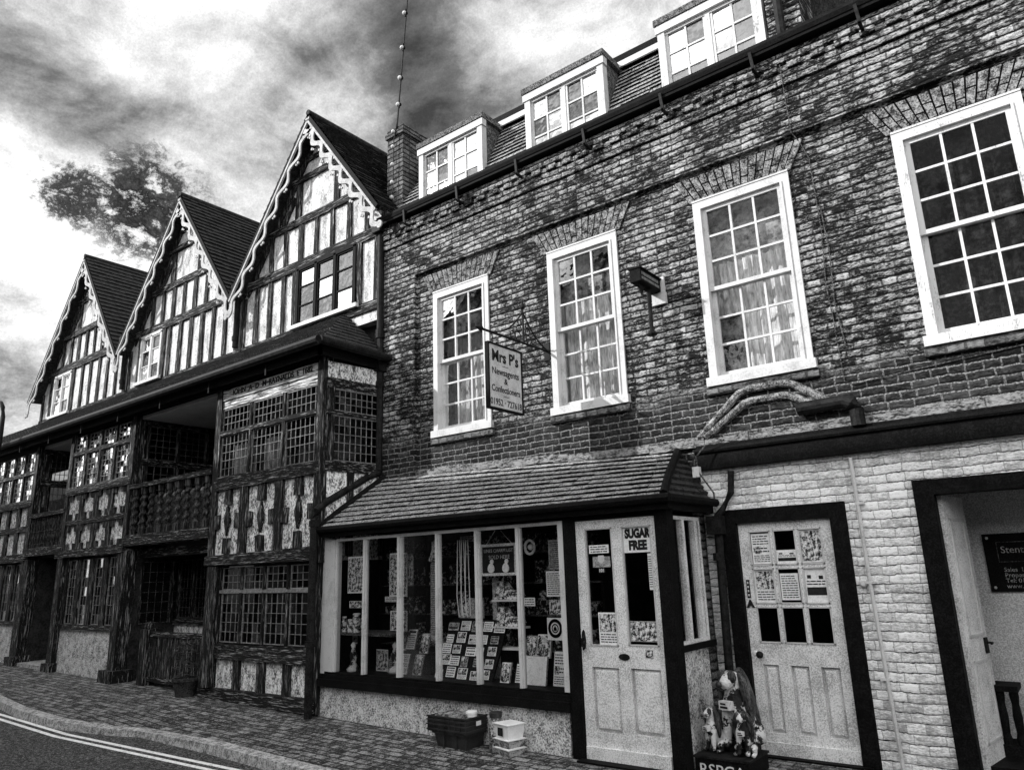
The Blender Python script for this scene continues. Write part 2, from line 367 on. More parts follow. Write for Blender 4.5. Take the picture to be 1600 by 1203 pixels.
# ================================================================== ground
def zk(x): return zp(x) - 0.06        # pavement falls to the kerb
def zr(x): return zk(x) - 0.095       # road
gx = [-60.0, -30, -5, 40.0]
g = MB()
for a, b in zip(gx, gx[1:]):
    g.quad((a, -80, zr(a)), (b, -80, zr(b)), (b, 80, zr(b)), (a, 80, zr(a)))
struct('road', g, 'asphalt')
KERB = [(-60.0, -2.0), (-30, -2.0), (-20, -2.05), (-16, -2.15), (-13.3, -2.3), (-11.8, -2.48), (-10.5, -2.5), (-9.6, -2.32), (-9.1, -2.13), (-7.6, -2.1), (-5.76, -2.15), (-3, -2.2), (40.0, -2.2)]
p = MB(); kb = MB(); KX = []
for (a, ya), (b, yb) in zip(KERB, KERB[1:]):
    n = max(1, int((b - a) / 0.9)) if abs(b - a) < 12 else 4
    KX += [(lerp(a, b, i / n), lerp(ya, yb, i / n)) for i in range(n)]
KX.append(KERB[-1])
for (a, ya), (b, yb) in zip(KX, KX[1:]):
    dr = lambda x: -0.03 * max(0, 1 - abs(x + 9.2) / 1.2)      # dropped kerb
    za, zb = zk(a) + dr(a), zk(b) + dr(b)
    p.quad((a, ya, za), (b, yb, zb), (b, -1.1, zp(b)), (a, -1.1, zp(a))); p.quad((a, -1.1, zp(a)), (b, -1.1, zp(b)), (b, 3, zp(b)), (a, 3, zp(a)))
    g_ = 0.006 if b - a < 2 else 0
    kb.add([(a + g_, ya - 0.14, za - 0.12), (b, yb - 0.14, zb - 0.12), (b, yb - 0.125, zb - 0.004), (a + g_, ya - 0.125, za - 0.004),
            (b, yb + 0.004, zb + 0.005), (a + g_, ya + 0.004, za + 0.005)], [(0, 1, 2, 3), (3, 2, 4, 5)])
struct('pavement', p, 'pavers'); struct('kerb', kb, 'kerb_stone')
YL = [(-30, -2.36), (-20, -2.42), (-16, -2.5), (-12.5, -2.66), (-10, -2.68), (-6.8, -2.42), (-3, -2.5), (12, -2.5)]
for off in (0.0, 0.125):
    ln = MB()
    for (a, ya), (b, yb) in zip(YL, YL[1:]):
        n = 6
        for i in range(n):
            xa, xb = lerp(a, b, i / n), lerp(a, b, (i + 1) / n); y0, y1 = lerp(ya, yb, i / n) - off, lerp(ya, yb, (i + 1) / n) - off
            ln.quad((xa, y0 - 0.03, zr(xa) + 0.004), (xb, y1 - 0.03, zr(xb) + 0.004), (xb, y1 + 0.03, zr(xb) + 0.004), (xa, y0 + 0.03, zr(xa) + 0.004))
    struct('road_marking', ln, 'line_paint')
# ================================================================== brick house
BH = thing('brick_house', 'brick house with white sash windows above a newsagent shop front', 'house', (-5.0, 0.0, 0.12))
WX = [(-6.52, -5.58), (-4.62, -3.69), (-2.73, -1.76), (-0.81, 0.14)]
WZ = (3.48, 5.44)
b = MB()
b.holes(-7.48, 2.6, 2.90, 6.8, [(x0, x1, WZ[0], WZ[1]) for x0, x1 in WX], 0.0, 0.16)
b.box(-7.49, -6.85, -0.06, 0.03, 3.0, 6.42)                     # pilaster
b.box(-7.49, 2.6, -0.085, 0.02, 6.33, 6.66)                     # upper course
b.box(-6.849, 2.6, -0.06, 0.02, 5.79, 6.329)                    # band over the windows
x = -7.44
while x < 2.5:
    b.box(x, x + 0.13, -0.112, -0.08, 6.475, 6.56); x += 0.225    # dentils
b.box(-7.49, 2.6, -0.115, -0.08, 6.561, 6.66)
b.holes(-7.48, -2.95, 0.0, 2.90, [(-7.35, -3.0, 0.0, 2.42)], 0.0, 0.3)
b.quad((-7.48, 0, 0), (-7.48, 9, 0), (-7.48, 9, 6.8), (-7.48, 0, 6.8))
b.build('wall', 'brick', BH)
b = MB()
b.holes(-2.95, 2.6, 0.0, 2.90, [(-2.78, -1.66, 0.0, 2.24), (-1.12, 0.75, 0.0, 2.36)], 0.0, 0.22)
b.build('painted_wall', 'brick_painted', BH)
f = MB(); f.box(-2.955, 2.6, -0.07, 0.0, 2.635, 2.80, 0.004); f.box(-2.95, 2.6, -0.045, 0.0, 2.801, 2.875, 0.004); f.tube([(-2.95, -0.075, 2.815), (2.6, -0.075, 2.815)], .028, 8)
f.build('fascia_beam', 'black_paint', BH)
f = MB()
for i in range(24):
    xa = lerp(-7.46, -2.66, i / 24); xb = lerp(-7.46, -2.66, (i + 1) / 24); dz = random.uniform(-.012, .012)
    zt = lerp(3.09, 2.93, i / 24)
    f.box(xa, xb, -0.035 - random.uniform(0, .012), 0.0, zt - 0.085 + dz, zt + dz)
for i in range(22):
    xa = lerp(-2.66, 2.6, i / 22); xb = lerp(-2.66, 2.6, (i + 1) / 22); dz = random.uniform(-.014, .014)
    f.box(xa, xb, -0.03 - random.uniform(0, .014), 0.0, 2.876, 2.955 + dz)
f.build('flashing', 'mortar_flash', BH)
# inside: dark rooms, floors, back and side walls
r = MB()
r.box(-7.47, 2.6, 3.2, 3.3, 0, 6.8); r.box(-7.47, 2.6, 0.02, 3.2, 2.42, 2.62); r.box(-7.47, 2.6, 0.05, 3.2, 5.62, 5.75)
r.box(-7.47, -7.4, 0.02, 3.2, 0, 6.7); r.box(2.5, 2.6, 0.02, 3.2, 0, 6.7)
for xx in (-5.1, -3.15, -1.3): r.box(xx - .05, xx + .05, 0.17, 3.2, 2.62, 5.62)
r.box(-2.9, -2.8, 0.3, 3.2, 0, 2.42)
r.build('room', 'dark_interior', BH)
# gauged brick arches
for x0, x1 in WX:
    a = MB(); cx = (x0 + x1) / 2; n = 15; zb, zt = 5.445, 5.735
    for i in range(n):
        def pos(t, z):
            hw = 0.53 + (z - zb) * 0.55
            return (cx + (t - 0.5) * 2 * hw, z + (0.03 if z == zb else 0.0) * (1 - (2 * t - 1) ** 2))
        t0, t1 = (i + 0.09) / n, (i + 0.91) / n
        cut = zb + (zt - zb) * (0.62 if i % 2 else 0.36)
        for z0, z1 in ((zb, cut - 0.007), (cut + 0.007, zt)):
            y = -0.016 - random.uniform(0, 0.008)
            a.prism([pos(t0, z0), pos(t1, z0), pos(t1, z1), pos(t0, z1)], y, 0.01)
    wa = a.build('window_arch', 'brick_arch', BH); a = MB(); a.prism([pos(0, zb), pos(1, zb), pos(1, zt), pos(0, zt)], -0.004, 0.011); a.build('joint', 'black_paint', wa)
def sash(x0, x1, z0, z1, worn, gl='glass_sash'):
    pm = 'worn_paint' if worn else 'white_paint'
    m = MB(); fw = 0.072
    for a, bb in ((x0 - .015, x0 + fw), (x1 - fw, x1 + .015)): m.box(a, bb, -0.022, 0.10, z0, z1)
    m.box(x0 - .015, x1 + .015, -0.03, 0.10, z1, z1 + 0.018); m.box(x0 + fw, x1 - fw, -0.022, 0.10, z1 - 0.085, z1)
    m.box(x0 + fw - 0.02, x0 + fw, -0.034, -0.022, z0, z1 - .085); m.box(x1 - fw, x1 - fw + .02, -0.034, -0.022, z0, z1 - .085)
    win = m.build('window', pm, BH)
    s = MB(); s.box(x0 - 0.04, x1 + 0.04, -0.055, 0.10, z0 - 0.035, z0 + 0.055); s.build('sill', pm, win)
    u = MB(); u.box(x0 - 0.05, x1 + 0.05, -0.045, 0.02, z0 - 0.125, z0 - 0.046); u.build('sub_sill', 'brick_chimney', win)
    zm = (z0 + z1) / 2 + 0.0; a0, a1 = x0 + fw, x1 - fw
    for nm, za, zb_, y in (('upper_sash', zm - 0.02, z1 - 0.085, 0.012), ('lower_sash', z0 + 0.055, zm + 0.02, 0.052)):
        f = MB(); st = 0.045; br = 0.055 if nm == 'lower_sash' else 0.04
        f.box(a0, a0 + st, y, y + .035, za, zb_); f.box(a1 - st, a1, y, y + .035, za, zb_)
        f.box(a0 + st, a1 - st, y, y + .035, za, za + br); f.box(a0 + st, a1 - st, y, y + .035, zb_ - .04, zb_)
        g0, g1, h0, h1 = a0 + st, a1 - st, za + br, zb_ - .04
        for i in (1, 2):
            xx = lerp(g0, g1, i / 3); f.box(xx - .011, xx + .011, y + .004, y + .031, h0, h1)
            zz = lerp(h0, h1, i / 3); f.box(g0, g1, y + .006, y + .029, zz - .011, zz + .011)
        f.build(nm, pm, win)
        gp = MB()
        for i in range(3):
            for j in range(3):
                tx, tz = random.uniform(-.004, .004), random.uniform(-.004, .004)
                X_, X2 = lerp(g0, g1, i / 3), lerp(g0, g1, (i + 1) / 3); Z_, Z2 = lerp(h0, h1, j / 3), lerp(h0, h1, (j + 1) / 3)
                gp.quad((X_, y + .018 - tx - tz, Z_), (X2, y + .018 + tx - tz, Z_), (X2, y + .018 + tx + tz, Z2), (X_, y + .018 - tx + tz, Z2))
        gp.build('pane', gl, win)
for i, (x0, x1) in enumerate(WX): sash(x0, x1, WZ[0], WZ[1], i == 3, 'glass_dark' if i == 3 else 'glass_sash')
def curtain(x0, x1, z0, z1, y, label, seed=0, amp=0.025, waves=9):
    m = MB(); n = 70; rows = 7; rnd = random.Random(seed); ph = [rnd.uniform(0, 6.28) for _ in range(3)]
    vs = []; fs = []
    for j in range(rows + 1):
        for i in range(n + 1):
            t = i / n; s = j / rows
            yy = y + amp * (math.sin(t * waves * 6.28 + ph[0] + .5 * s) + 0.5 * math.sin(t * waves * 11 + ph[1] + s) + .5 * math.sin(t * 5 + ph[2]))
            vs.append((lerp(x0, x1, t), yy, lerp(z0, z1, s)))
    for j in range(rows):
        for i in range(n): q = j * (n + 1) + i; fs.append((q, q + 1, q + n + 2, q + n + 1))
    m.add(vs, fs)
    return tag(m.build('curtain', 'curtain', None, ((x0 + x1) / 2, y, z0), smooth=True), label, 'curtain', 'curtains behind the sash windows')
curtain(-6.78, -5.68, 3.56, 4.78, 0.20, 'pale gathered net curtain behind the sash window nearest the timber house', 1)
curtain(-4.84, -3.79, 3.56, 4.84, 0.20, 'gathered net curtain behind the sash window beside the hanging sign bracket', 2)
curtain(-2.80, -1.86, 4.22, 4.78, 0.22, 'short white cafe curtain across the middle of the sash window right of the box sign', 3, waves=11)
curtain(-2.42, -1.86, 3.56, 4.20, 0.20, 'lace drape hanging at the lower right of the sash window above the brick arch', 4, waves=4)
for x0, x1, l in ((-6.95, -5.68, 'blotchy drawn blind filling the sash window nearest the timber house'), (-5.0, -3.79, 'blotchy drawn blind filling the sash window beside the hanging sign bracket'), (-2.95, -1.86, 'blotchy drawn blind filling the sash window right of the box sign')):
    m = MB(); m.box(x0, x1, .27, .28, 3.5, 5.60); tag(m.build('window_blind', 'mottled', None, (x0, .27, 3.5)), l, 'blind', 'blinds behind the sash windows')
m = MB(); n = 30
for i in range(n):
    a, b2 = lerp(-.80, .14, i / n), lerp(-.80, .14, (i + 1) / n); f_ = lambda q: .22 + .02 * math.sin(q * 31) + .012 * math.sin(q * 77)
    m.quad((a, f_(a), 3.55), (b2, f_(b2), 3.55), (b2, f_(b2), 5.58), (a, f_(a), 5.58))
tag(m.build('curtain', 'dark_cloth', None, (-.34, .22, 3.55), smooth=True), 'dark creased cloth drawn behind the far right sash window', 'curtain', 'curtains behind the sash windows')
# gutter, mansard, dormers
g = MB(); g.box(-7.46, 2.6, -0.10, 0.0, 6.661, 6.72); g.box(-7.46, 2.6, -0.02, 0.06, 6.72, 6.83)
g.tube([(-7.48, -0.15, 6.77), (2.6, -0.15, 6.77)], 0.075, 10); g.box(-7.46, 2.6, -0.20, -0.02, 6.69, 6.765)
g.build('gutter', 'black_paint', BH)
gb = MB()
for i in range(9): gb.bar((-6.9 + i * 1.0, 6.74), (-6.88 + i * 1.0, 6.52), 0.03, -0.235, -0.215); gb.box(-6.9 + i, -6.87 + i, -0.235, -0.08, 6.52, 6.545)
gb.each('gutter_bracket', 'black_iron', BH)
DX = [(-6.86, -5.65), (-4.91, -3.72), (-2.98, -1.79)]
DY = 0.06
t = MB()
edges = [-7.22] + [v for d in DX for v in d] + [-1.72]
for i in range(0, len(edges), 2):
    xa, xb = edges[i], edges[i + 1]
    t = MB(); te = MB(); tiles(t, 13, (xa + (0.16 if i == 0 else 0), 0.50, 7.84), (xb, 0.50, 7.84), (xa - (0.2 if i == 0 else 0), -0.02, 6.80), (xb, -0.02, 6.80), 0.022, te); te.build('tile_edge_shade', 'black_paint', t.build('mansard_roof', 'tile_pale', BH))  # lips coloured black to stand for the shadow under each course
t = MB()
tiles(t, 16, (-1.38, 1.3, 8.0), (2.6, 1.3, 8.0), (-1.38, -0.05, 6.82), (2.6, -0.05, 6.82), 0.02)
t.build('main_roof', 'tile_dark', BH)
t = MB()
t.box(-7.0, 2.6, 0.42, 4.0, 7.93, 8.02); t.box(-6.95, -1.4, 0.44, 0.53, 7.86, 7.93)
t.build('roof_edge', 'black_paint', BH)
t = MB(); t.box(-6.98, -1.4, 0.415, 0.44, 7.845, 7.925); t.build('roof_board', 'white_paint', BH)
t = MB(); t.box(-7.0, 2.6, 0.56, 6.0, 6.8, 7.92); t.box(-7.47, 2.6, 3.31, 9, 0, 6.8); t.build('roof_block', 'tile_dark', BH)
for di, (x0, x1) in enumerate(DX):
    d = MB()
    d.box(x0 - .03, x1 + .03, DY - .05, 0.75, 7.805, 7.885)
    dm = d.build('dormer', 'lead_sheet', BH)
    hd = MB(); hd.box(x0 + .02, x0 + .07, DY + .08, 0.7, 6.8, 7.80); hd.box(x1 - .07, x1 - .02, DY + .08, 0.7, 6.8, 7.80); hd.each('cheek', 'lead_sheet', dm)
    f = MB(); cw = 0.085
    f.box(x0 - .02, x1 + .02, DY - .035, DY + .06, 7.70, 7.80); f.box(x0, x0 + cw, DY - .02, DY + .08, 6.83, 7.70); f.box(x1 - cw, x1, DY - .02, DY + .08, 6.83, 7.70)
    f.box(x0, x1, DY - .05, DY + .08, 6.79, 6.84)
    a0, a1, z0, z1 = x0 + cw, x1 - cw, 6.84, 7.70; mid = (a0 + a1) / 2
    f.box(a0, a1, DY + .0, DY + .05, z1 - .035, z1)
    f.box(mid - .026, mid + .026, DY + .0, DY + .05, z0, z1 - .035)
    for s0, s1 in ((a0, mid - .026), (mid + .026, a1)):
        f.box(s0, s0 + .03, DY + .01, DY + .045, z0, z1 - .035); f.box(s1 - .03, s1, DY + .01, DY + .045, z0, z1 - .035)
        f.box(s0 + .03, s1 - .03, DY + .01, DY + .045, z0, z0 + .04)
        c_ = (s0 + s1) / 2; f.box(c_ - .011, c_ + .011, DY + .012, DY + .04, z0 + .04, z1 - .035)
        for q in (1, 2): zz = lerp(z0 + .04, z1 - .035, q / 3); f.box(s0 + .03, s1 - .03, DY + .014, DY + .038, zz - .011, zz + .011)
    f.build('window_frame', 'worn_paint' if di == 2 else 'white_paint', dm)
    gp = MB()
    for i in range(4):
        for j in range(3):
            tx, tz = random.uniform(-.0008, .0008), random.uniform(-.0008, .0008)
            X_, X2 = lerp(a0, a1, i / 4), lerp(a0, a1, (i + 1) / 4); Z_, Z2 = lerp(z0, z1 - .03, j / 3), lerp(z0, z1 - .03, (j + 1) / 3); y = DY + .028
            gp.quad((X_, y - tx - tz, Z_), (X2, y + tx - tz, Z_), (X2, y + tx + tz, Z2), (X_, y - tx + tz, Z2))
    gp.build('pane', 'glass_sky', dm)
    bk = MB(); bk.box(x0 + .08, x1 - .08, 0.40, 0.42, 6.84, 7.8); bk.build('blind', 'mottled', dm)
c = MB(); c.box(-7.62, -7.28, 0.12, 0.95, 6.70, 8.32, .006); c.box(-7.65, -7.25, 0.09, 0.98, 8.32, 8.40); c.box(-7.63, -7.27, 0.11, 0.96, 8.40, 8.47)
ch = c.build('chimney', 'brick_chimney', BH)
c = MB(); c.box(-1.74, -1.42, -0.02, 0.9, 6.8, 8.3, .006); c.build('party_wall', 'brick', BH)
c = MB(); c.tube([(-1.60, -0.09, 6.86), (-1.60, -0.09, 7.2), (-1.60, -0.06, 8.3)], 0.045); c.build('soil_pipe', 'black_iron', BH)
# canopy over the shop
t = MB(); te = MB(); EY, EZ = -0.99, 2.33
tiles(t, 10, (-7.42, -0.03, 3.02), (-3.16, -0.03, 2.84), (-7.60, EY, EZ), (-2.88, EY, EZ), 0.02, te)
te.build('tile_edge_shade', 'black_paint', t.build('canopy_roof', 'tile_pale', BH))  # canopy lips blackened too, a painted shadow line per course
t = MB(); tiles(t, 8, (-3.16, -0.03, 2.84), (-3.14, 0.0, 2.84), (-2.88, EY, EZ), (-2.86, 0.0, EZ), 0.03); t.build('canopy_hip', 'tile_dark', BH)  # darker tile colour stands in for shade on the hip
t = MB(); t.tube([(-7.43, -0.04, 3.03), (-7.61, EY, EZ + .02)], 0.045); t.tube([(-3.15, -0.04, 2.85), (-2.99, -0.62, 2.55), (-2.87, EY, EZ + .02)], 0.04)
t.each('canopy_verge', 'black_paint', BH)
t = MB(); t.box(-7.62, -2.84, -0.985, -0.86, 2.225, 2.315, .003); t.box(-2.98, -2.85, -0.859, 0.0, 2.225, 2.315); t.box(-7.60, -2.98, -0.859, -0.02, 2.27, 2.31)
t.tube([(-7.64, -1.02, 2.315), (-2.80, -1.02, 2.315)], 0.04, 8); t.tube([(-2.82, -1.02, 2.315), (-2.80, -0.05, 2.315)], 0.04, 8)
t.build('canopy_eaves', 'black_paint', BH)
# shop front
SY = -0.88
s = MB(); s.box(-7.63, -4.03, SY, SY + .2, 0.05, 0.52, .004); s.build('stall_riser', 'plaster_rough', BH); s = MB(); s.box(-7.63, -7.57, SY + .08, 0.0, 0.05, 2.22); s.build('shop_side', 'black_paint', BH)
s = MB(); s.box(-7.60, -3.99, SY - .06, SY + .16, 0.50, 0.585, .003); s.box(-7.56, -3.995, SY - .035, SY + .16, 0.586, 0.64, .003); s.box(-7.52, -4.0, SY - .015, SY + .16, 0.641, 0.665); s.build('shop_sill', 'black_paint', BH)
s = MB()
s.box(-7.60, -7.46, SY - .012, SY + .07, 0.64, 2.215); s.box(-7.45, -7.37, SY - .02, SY + .07, 0.665, 2.19); s.box(-7.37, -7.345, SY - .004, SY + .07, 0.665, 2.19)
s.box(-7.345, -4.03, SY - .01, SY + .05, 2.168, 2.20); s.box(-4.06, -3.995, SY - .02, SY + .07, 0.665, 2.20)
MX = [-6.84, -6.26, -5.665, -5.10, -4.557]
sw = s.build('shop_window', 'white_paint', BH)
for x in MX:
    s = MB(); s.box(x - .017, x + .017, SY - .02, SY + .03, 0.665, 2.168); s.box(x + .017, x + .026, SY + .0, SY + .04, 0.665, 2.168); s.build('mullion', 'white_paint', sw)
s = MB(); xs = [-7.345] + MX + [-4.06]
for a, b_ in zip(xs, xs[1:]): s.quad((a, SY + .02, 0.66), (b_, SY + .02 + random.uniform(-.003, .003), 0.66), (b_, SY + .02, 2.17), (a, SY + .02, 2.17))
s.build('pane', 'glass_shop', sw)
s = MB(); s.box(-3.995, -3.87, SY - .03, SY + .1, 0.10, 2.225, .003); s.box(-3.025, -2.90, SY - .03, SY + .1, 0.10, 2.225, .003); s.box(-3.87, -3.025, SY - .02, SY + .1, 2.185, 2.225); s.box(-3.90, -2.95, SY - .12, SY + .1, 0.08, 0.135)
s.build('shop_door_frame', 'black_paint', BH)
def door(x0, x1, z0, z1, y, lights, panels, name, board=True):
    m = MB(); m.holes(x0, x1, z0, z1, lights + panels, y, 0.04)
    m.quad((x0, y, z0), (x0, y + .05, z0), (x0, y + .05, z1), (x0, y, z1)); m.quad((x1, y, z0), (x1, y, z1), (x1, y + .05, z1), (x1, y + .05, z0))
    if board: m.box(x0 + .01, x1 - .01, y - .022, y, z0, z0 + .10)
    dr = m.build(name, 'door_paint', BH)
    for a, b_, c_, d in panels:
        q = MB(); q.quad((a, y + .038, c_), (b_, y + .038, c_), (b_, y + .038, d), (a, y + .038, d)); i = 0.035
        q.add([(a + .010, y + .037, c_ + .010), (b_ - .010, y + .037, c_ + .010), (b_ - .010, y + .037, d - .010), (a + .010, y + .037, d - .010), (a + i, y + .006, c_ + i), (b_ - i, y + .006, c_ + i), (b_ - i, y + .006, d - i), (a + i, y + .006, d - i)],
              [(0, 1, 5, 4), (1, 2, 6, 5), (2, 3, 7, 6), (3, 0, 4, 7), (4, 5, 6, 7)])
        q.build('panel', 'door_paint', dr)
    gl = MB(); bd = MB()
    for a, b_, c_, d in lights:
        gl.quad((a, y + .022, c_), (b_, y + .022, c_), (b_, y + .022, d), (a, y + .022, d))
        for u0, u1, v0, v1 in ((a, a + .012, c_, d), (b_ - .012, b_, c_, d), (a, b_, c_, c_ + .012), (a, b_, d - .012, d)): bd.box(u0, u1, y - .006, y + .01, v0, v1)
    gl.build('pane', 'glass_shop', dr); bd.build('glazing_bead', 'white_paint', dr)
    return dr
sd = door(-3.865, -3.03, 0.137, 2.18, SY, [(-3.765, -3.475, 1.075, 2.105), (-3.375, -3.08, 1.085, 2.105)], [(-3.765, -3.49, 0.36, 0.895), (-3.37, -3.085, 0.37, 0.90)], 'shop_door')
q = MB(); q.lathe(0, 0, [(0.001, 0), (.055, .002), (.052, .008), (.001, .009)], 20)
q.v = [(-3.425 + v[0] * 1.0, SY - .002 - v[2], 0.99 + v[1] * 0.52) for v in q.v]; q.build('letterbox', 'black_iron', sd)
q = MB(); q.prism([(-3.845, 1.03), (-3.82, 1.05), (-3.81, 1.12), (-3.82, 1.19), (-3.832, 1.21), (-3.845, 1.19), (-3.855, 1.12), (-3.848, 1.05)], SY - .012, SY); q.ball((-3.80, SY - .05, 1.10), .018); q.tube([(-3.832, SY - .01, 1.15), (-3.832, SY - .05, 1.13), (-3.825, SY - .05, 1.07), (-3.832, SY - .01, 1.06)], .008, 6); q.build('handle', 'black_iron', sd)
# porch side
q = MB(); q.box(-2.975, -2.955, -0.83, -0.10, 0.1, 1.04); q.build('porch_panel', 'plaster_rough', BH)
q = MB(); q.box(-2.99, -2.90, -0.83, -0.10, 1.035, 1.085); q.build('porch_sill', 'black_paint', BH)
q = MB()
for ya, yb in ((-0.81, -0.77), (-0.56, -0.51), (-0.30, -0.25), (-0.215, -0.175)): q.box(-2.985, -2.93, ya, yb, 1.085, 2.15)
q.box(-2.985, -2.935, -0.81, -0.175, 2.15, 2.18); q.box(-2.985, -2.935, -0.81, -0.175, 1.085, 1.11)
pw = q.build('porch_window', 'door_paint', BH)
q = MB(); q.quad((-2.965, -.8, 1.09), (-2.965, -.18, 1.09), (-2.965, -.18, 2.16), (-2.965, -.8, 2.16)); q.build('pane', 'glass_shop', pw)
q = MB(); q.box(-2.99, -2.95, -0.175, 0.0, 0.1, 2.225); q.build('porch_wall', 'brick_chimney', BH)
# second door
q = MB(); q.box(-2.78, -2.64, -0.02, 0.12, 0.10, 2.235, .003); q.box(-1.80, -1.665, -0.02, 0.12, 0.10, 2.235, .003); q.box(-2.64, -1.80, -0.02, 0.12, 2.11, 2.235, .003); q.box(-2.72, -1.72, -0.06, .12, 0.05, 0.135)
q.build('side_door_frame', 'black_paint', BH)
lt = [(lerp(-2.56, -1.885, i / 3) + .012, lerp(-2.56, -1.885, (i + 1) / 3) - .012, lerp(1.04, 2.045, j / 3) + .012, lerp(1.04, 2.045, (j + 1) / 3) - .012) for i in range(3) for j in range(3)]
d2 = door(-2.64, -1.80, 0.137, 2.108, 0.03, lt, [(-2.545, -2.405, 0.31, 0.87), (-2.30, -2.145, 0.31, 0.87), (-2.045, -1.89, 0.31, 0.87)], 'side_door')
q = MB(); q.ball((-2.545, -0.025, 0.955), .032); q.tube([(-2.545, .03, .955), (-2.545, -.01, .955)], .014); q.build('knob', 'black_iron', d2)
q = MB(); q.lathe(0, 0, [(.02, 0), (.016, .008), (.001, .009)], 12); q.v = [(-2.60 + v[0], 0.03 - v[2], .965 + v[1]) for v in q.v]; q.build('lock', 'white_plastic', d2)
q = MB(); q.box(-2.615, -2.585, 0.022, 0.03, 1.44, 1.60); vs = q.build('door_plate', 'black_paint', d2)
q = MB()
for k_ in range(4): q.box(-2.607, -2.593, .0195, .022, 1.455 + k_ * .036, 1.475 + k_ * .036)
q.build('plate_print', 'white_paint', d2)
text('A', 0.085, (-2.595, 0.024, 1.385), (1, 0, 0), (0, 0, 1), 'ink', d2, bold=.006)
# open entrance at the right
q = MB(); q.box(-1.12, -0.975, -0.03, 0.14, 0.10, 2.36, .003); q.box(-0.975, 0.75, -0.03, 0.14, 2.235, 2.36, .003); q.box(.62, .75, -.03, .14, .1, 2.235); q.build('entrance_frame', 'black_paint', BH)
q = MB(); q.box(-1.5, 1.2, 0.92, 1.0, 0.1, 2.42); q.box(-1.6, -1.5, .22, 1.0, .1, 2.42); q.build('porch_room', 'room_wall', BH)
q = MB(); q.box(-1.5, 1.2, 0.14, 0.92, 0.10, 0.21); q.build('entrance_floor', 'black_paint', BH)
def dleaf(u, v, w_): return (-0.985 + u * math.cos(1.4) + v * math.sin(1.4) * 1, 0.10 + u * math.sin(1.4) - v * math.cos(1.4), w_)
q = MB(dleaf); q.box(0, 0.50, 0, 0.045, 0.17, 2.23); od = q.build('entrance_door', 'door_paint', BH)
q = MB(dleaf); 
for z0, z1 in ((.35, .95), (1.12, 2.05)): q.box(.08, .42, .045, .056, z0, z0 + .02); q.box(.08, .42, .045, .056, z1 - .02, z1); q.box(.08, .1, .045, .056, z0, z1); q.box(.4, .42, .045, .056, z0, z1)
q.build('panel', 'white_paint', od)
q = MB(dleaf); q.box(.40, .46, .045, .06, .98, 1.10); q.tube([(.43, .05, 1.06), (.43, .10, 1.06), (.36, .11, 1.06)], .01, 6); q.build('handle', 'black_iron', od)
# hood mould, flue, pipes, cables
for k_, (dz, dx) in enumerate(((0.0, 0.0), (-0.12, 0.075))):
    pts = [(-2.92 + dx, 2.95), (-2.47 + dx * .6, 3.335 + dz * .9), (-2.36, 3.36 + dz), (-2.05, 3.36 + dz), (-1.96 - dx * .5, 3.335 + dz * .9), (-1.66 - dx, 3.12 + dz * .3)]
    a = MB(); r = 0.038
    for p0, p1 in zip(pts, pts[1:]): a.tube([(p0[0], -0.02, p0[1]), (p1[0], -0.02, p1[1])], r, 8); a.ball((p1[0], -0.02, p1[1]), r, r, r, 10)
    a.build('arch_moulding', 'brick_arch', BH)
a = MB(); a.tube([(-1.93, -0.07, 3.08), (-1.88, -0.07, 3.085), (-1.53, -0.07, 3.09), (-1.47, -0.07, 3.06), (-1.44, -0.07, 3.0), (-1.44, -0.07, 2.86)], .06, 12); a.build('flue_pipe', 'black_iron', BH)
a = MB(); a.tube([(-1.555, -0.035, 2.60), (-1.545, -0.035, 1.6), (-1.50, -0.035, 0.11)], .016, 8); a.build('service_pipe', 'white_paint', BH)
a = MB()
for z in (2.2, 1.55, .8): a.box(-1.57, -1.50, -.05, 0, z, z + .02)
a.lathe(0, 0, [(.03, 0), (.034, .02), (.02, .03)], 10); a.v[-30:] = [(-1.60 + v[0], -.002 - v[2], 1.555 + v[1]) for v in a.v[-30:]]
a.each('pipe_clip', 'worn_paint', BH)
a = MB(); a.tube([(-2.62, -0.05, 2.60), (-2.64, -0.05, 2.4), (-2.74, -0.06, 2.24), (-2.80, -0.07, 2.18)], .032, 8); a.box(-2.88, -2.74, -.14, -.01, 2.02, 2.19); a.tube([(-2.80, -0.06, 2.02), (-2.84, -0.06, 0.1)], .042, 8); a.tube([(-2.82, -0.06, 1.78), (-2.82, -0.06, 1.85)], .055, 8); a.build('downpipe', 'black_iron', BH)
a = MB(); a.tube([(-7.50, -0.10, 6.70), (-7.50, -0.10, 5.02)], .05, 10); a.box(-7.60, -7.43, -.20, -.01, 6.62, 6.80); a.tube([(-7.5, -.1, 5.0), (-7.5, -.1, 5.12)], .066, 10); a.tube([(-7.5, -.1, 5.03), (-7.47, -.12, 4.86), (-7.47, -.12, 4.7)], .045, 8)
a.box(-7.55, -7.40, -.20, -.03, 4.50, 4.66); a.tube([(-7.47, -.12, 4.5), (-7.47, -.12, 3.12), (-7.48, -.16, 3.06)], .045, 8); a.tube([(-7.47, -.12, 4.28), (-7.47, -.12, 4.36)], .058, 8); a.build('downpipe', 'black_iron', BH)
a = MB(); a.tube([(-7.48, -0.10, 3.10), (-7.53, -.25, 3.03), (-7.585, -.9, 2.66), (-7.60, -1.02, 2.56), (-7.60, -1.05, 2.44), (-7.60, -1.05, 0.12)], .05, 10)
for z in (.95, 2.36): a.tube([(-7.60, -1.05, z), (-7.60, -1.05, z + .07)], .066, 10)
a.build('downpipe', 'black_iron', BH)
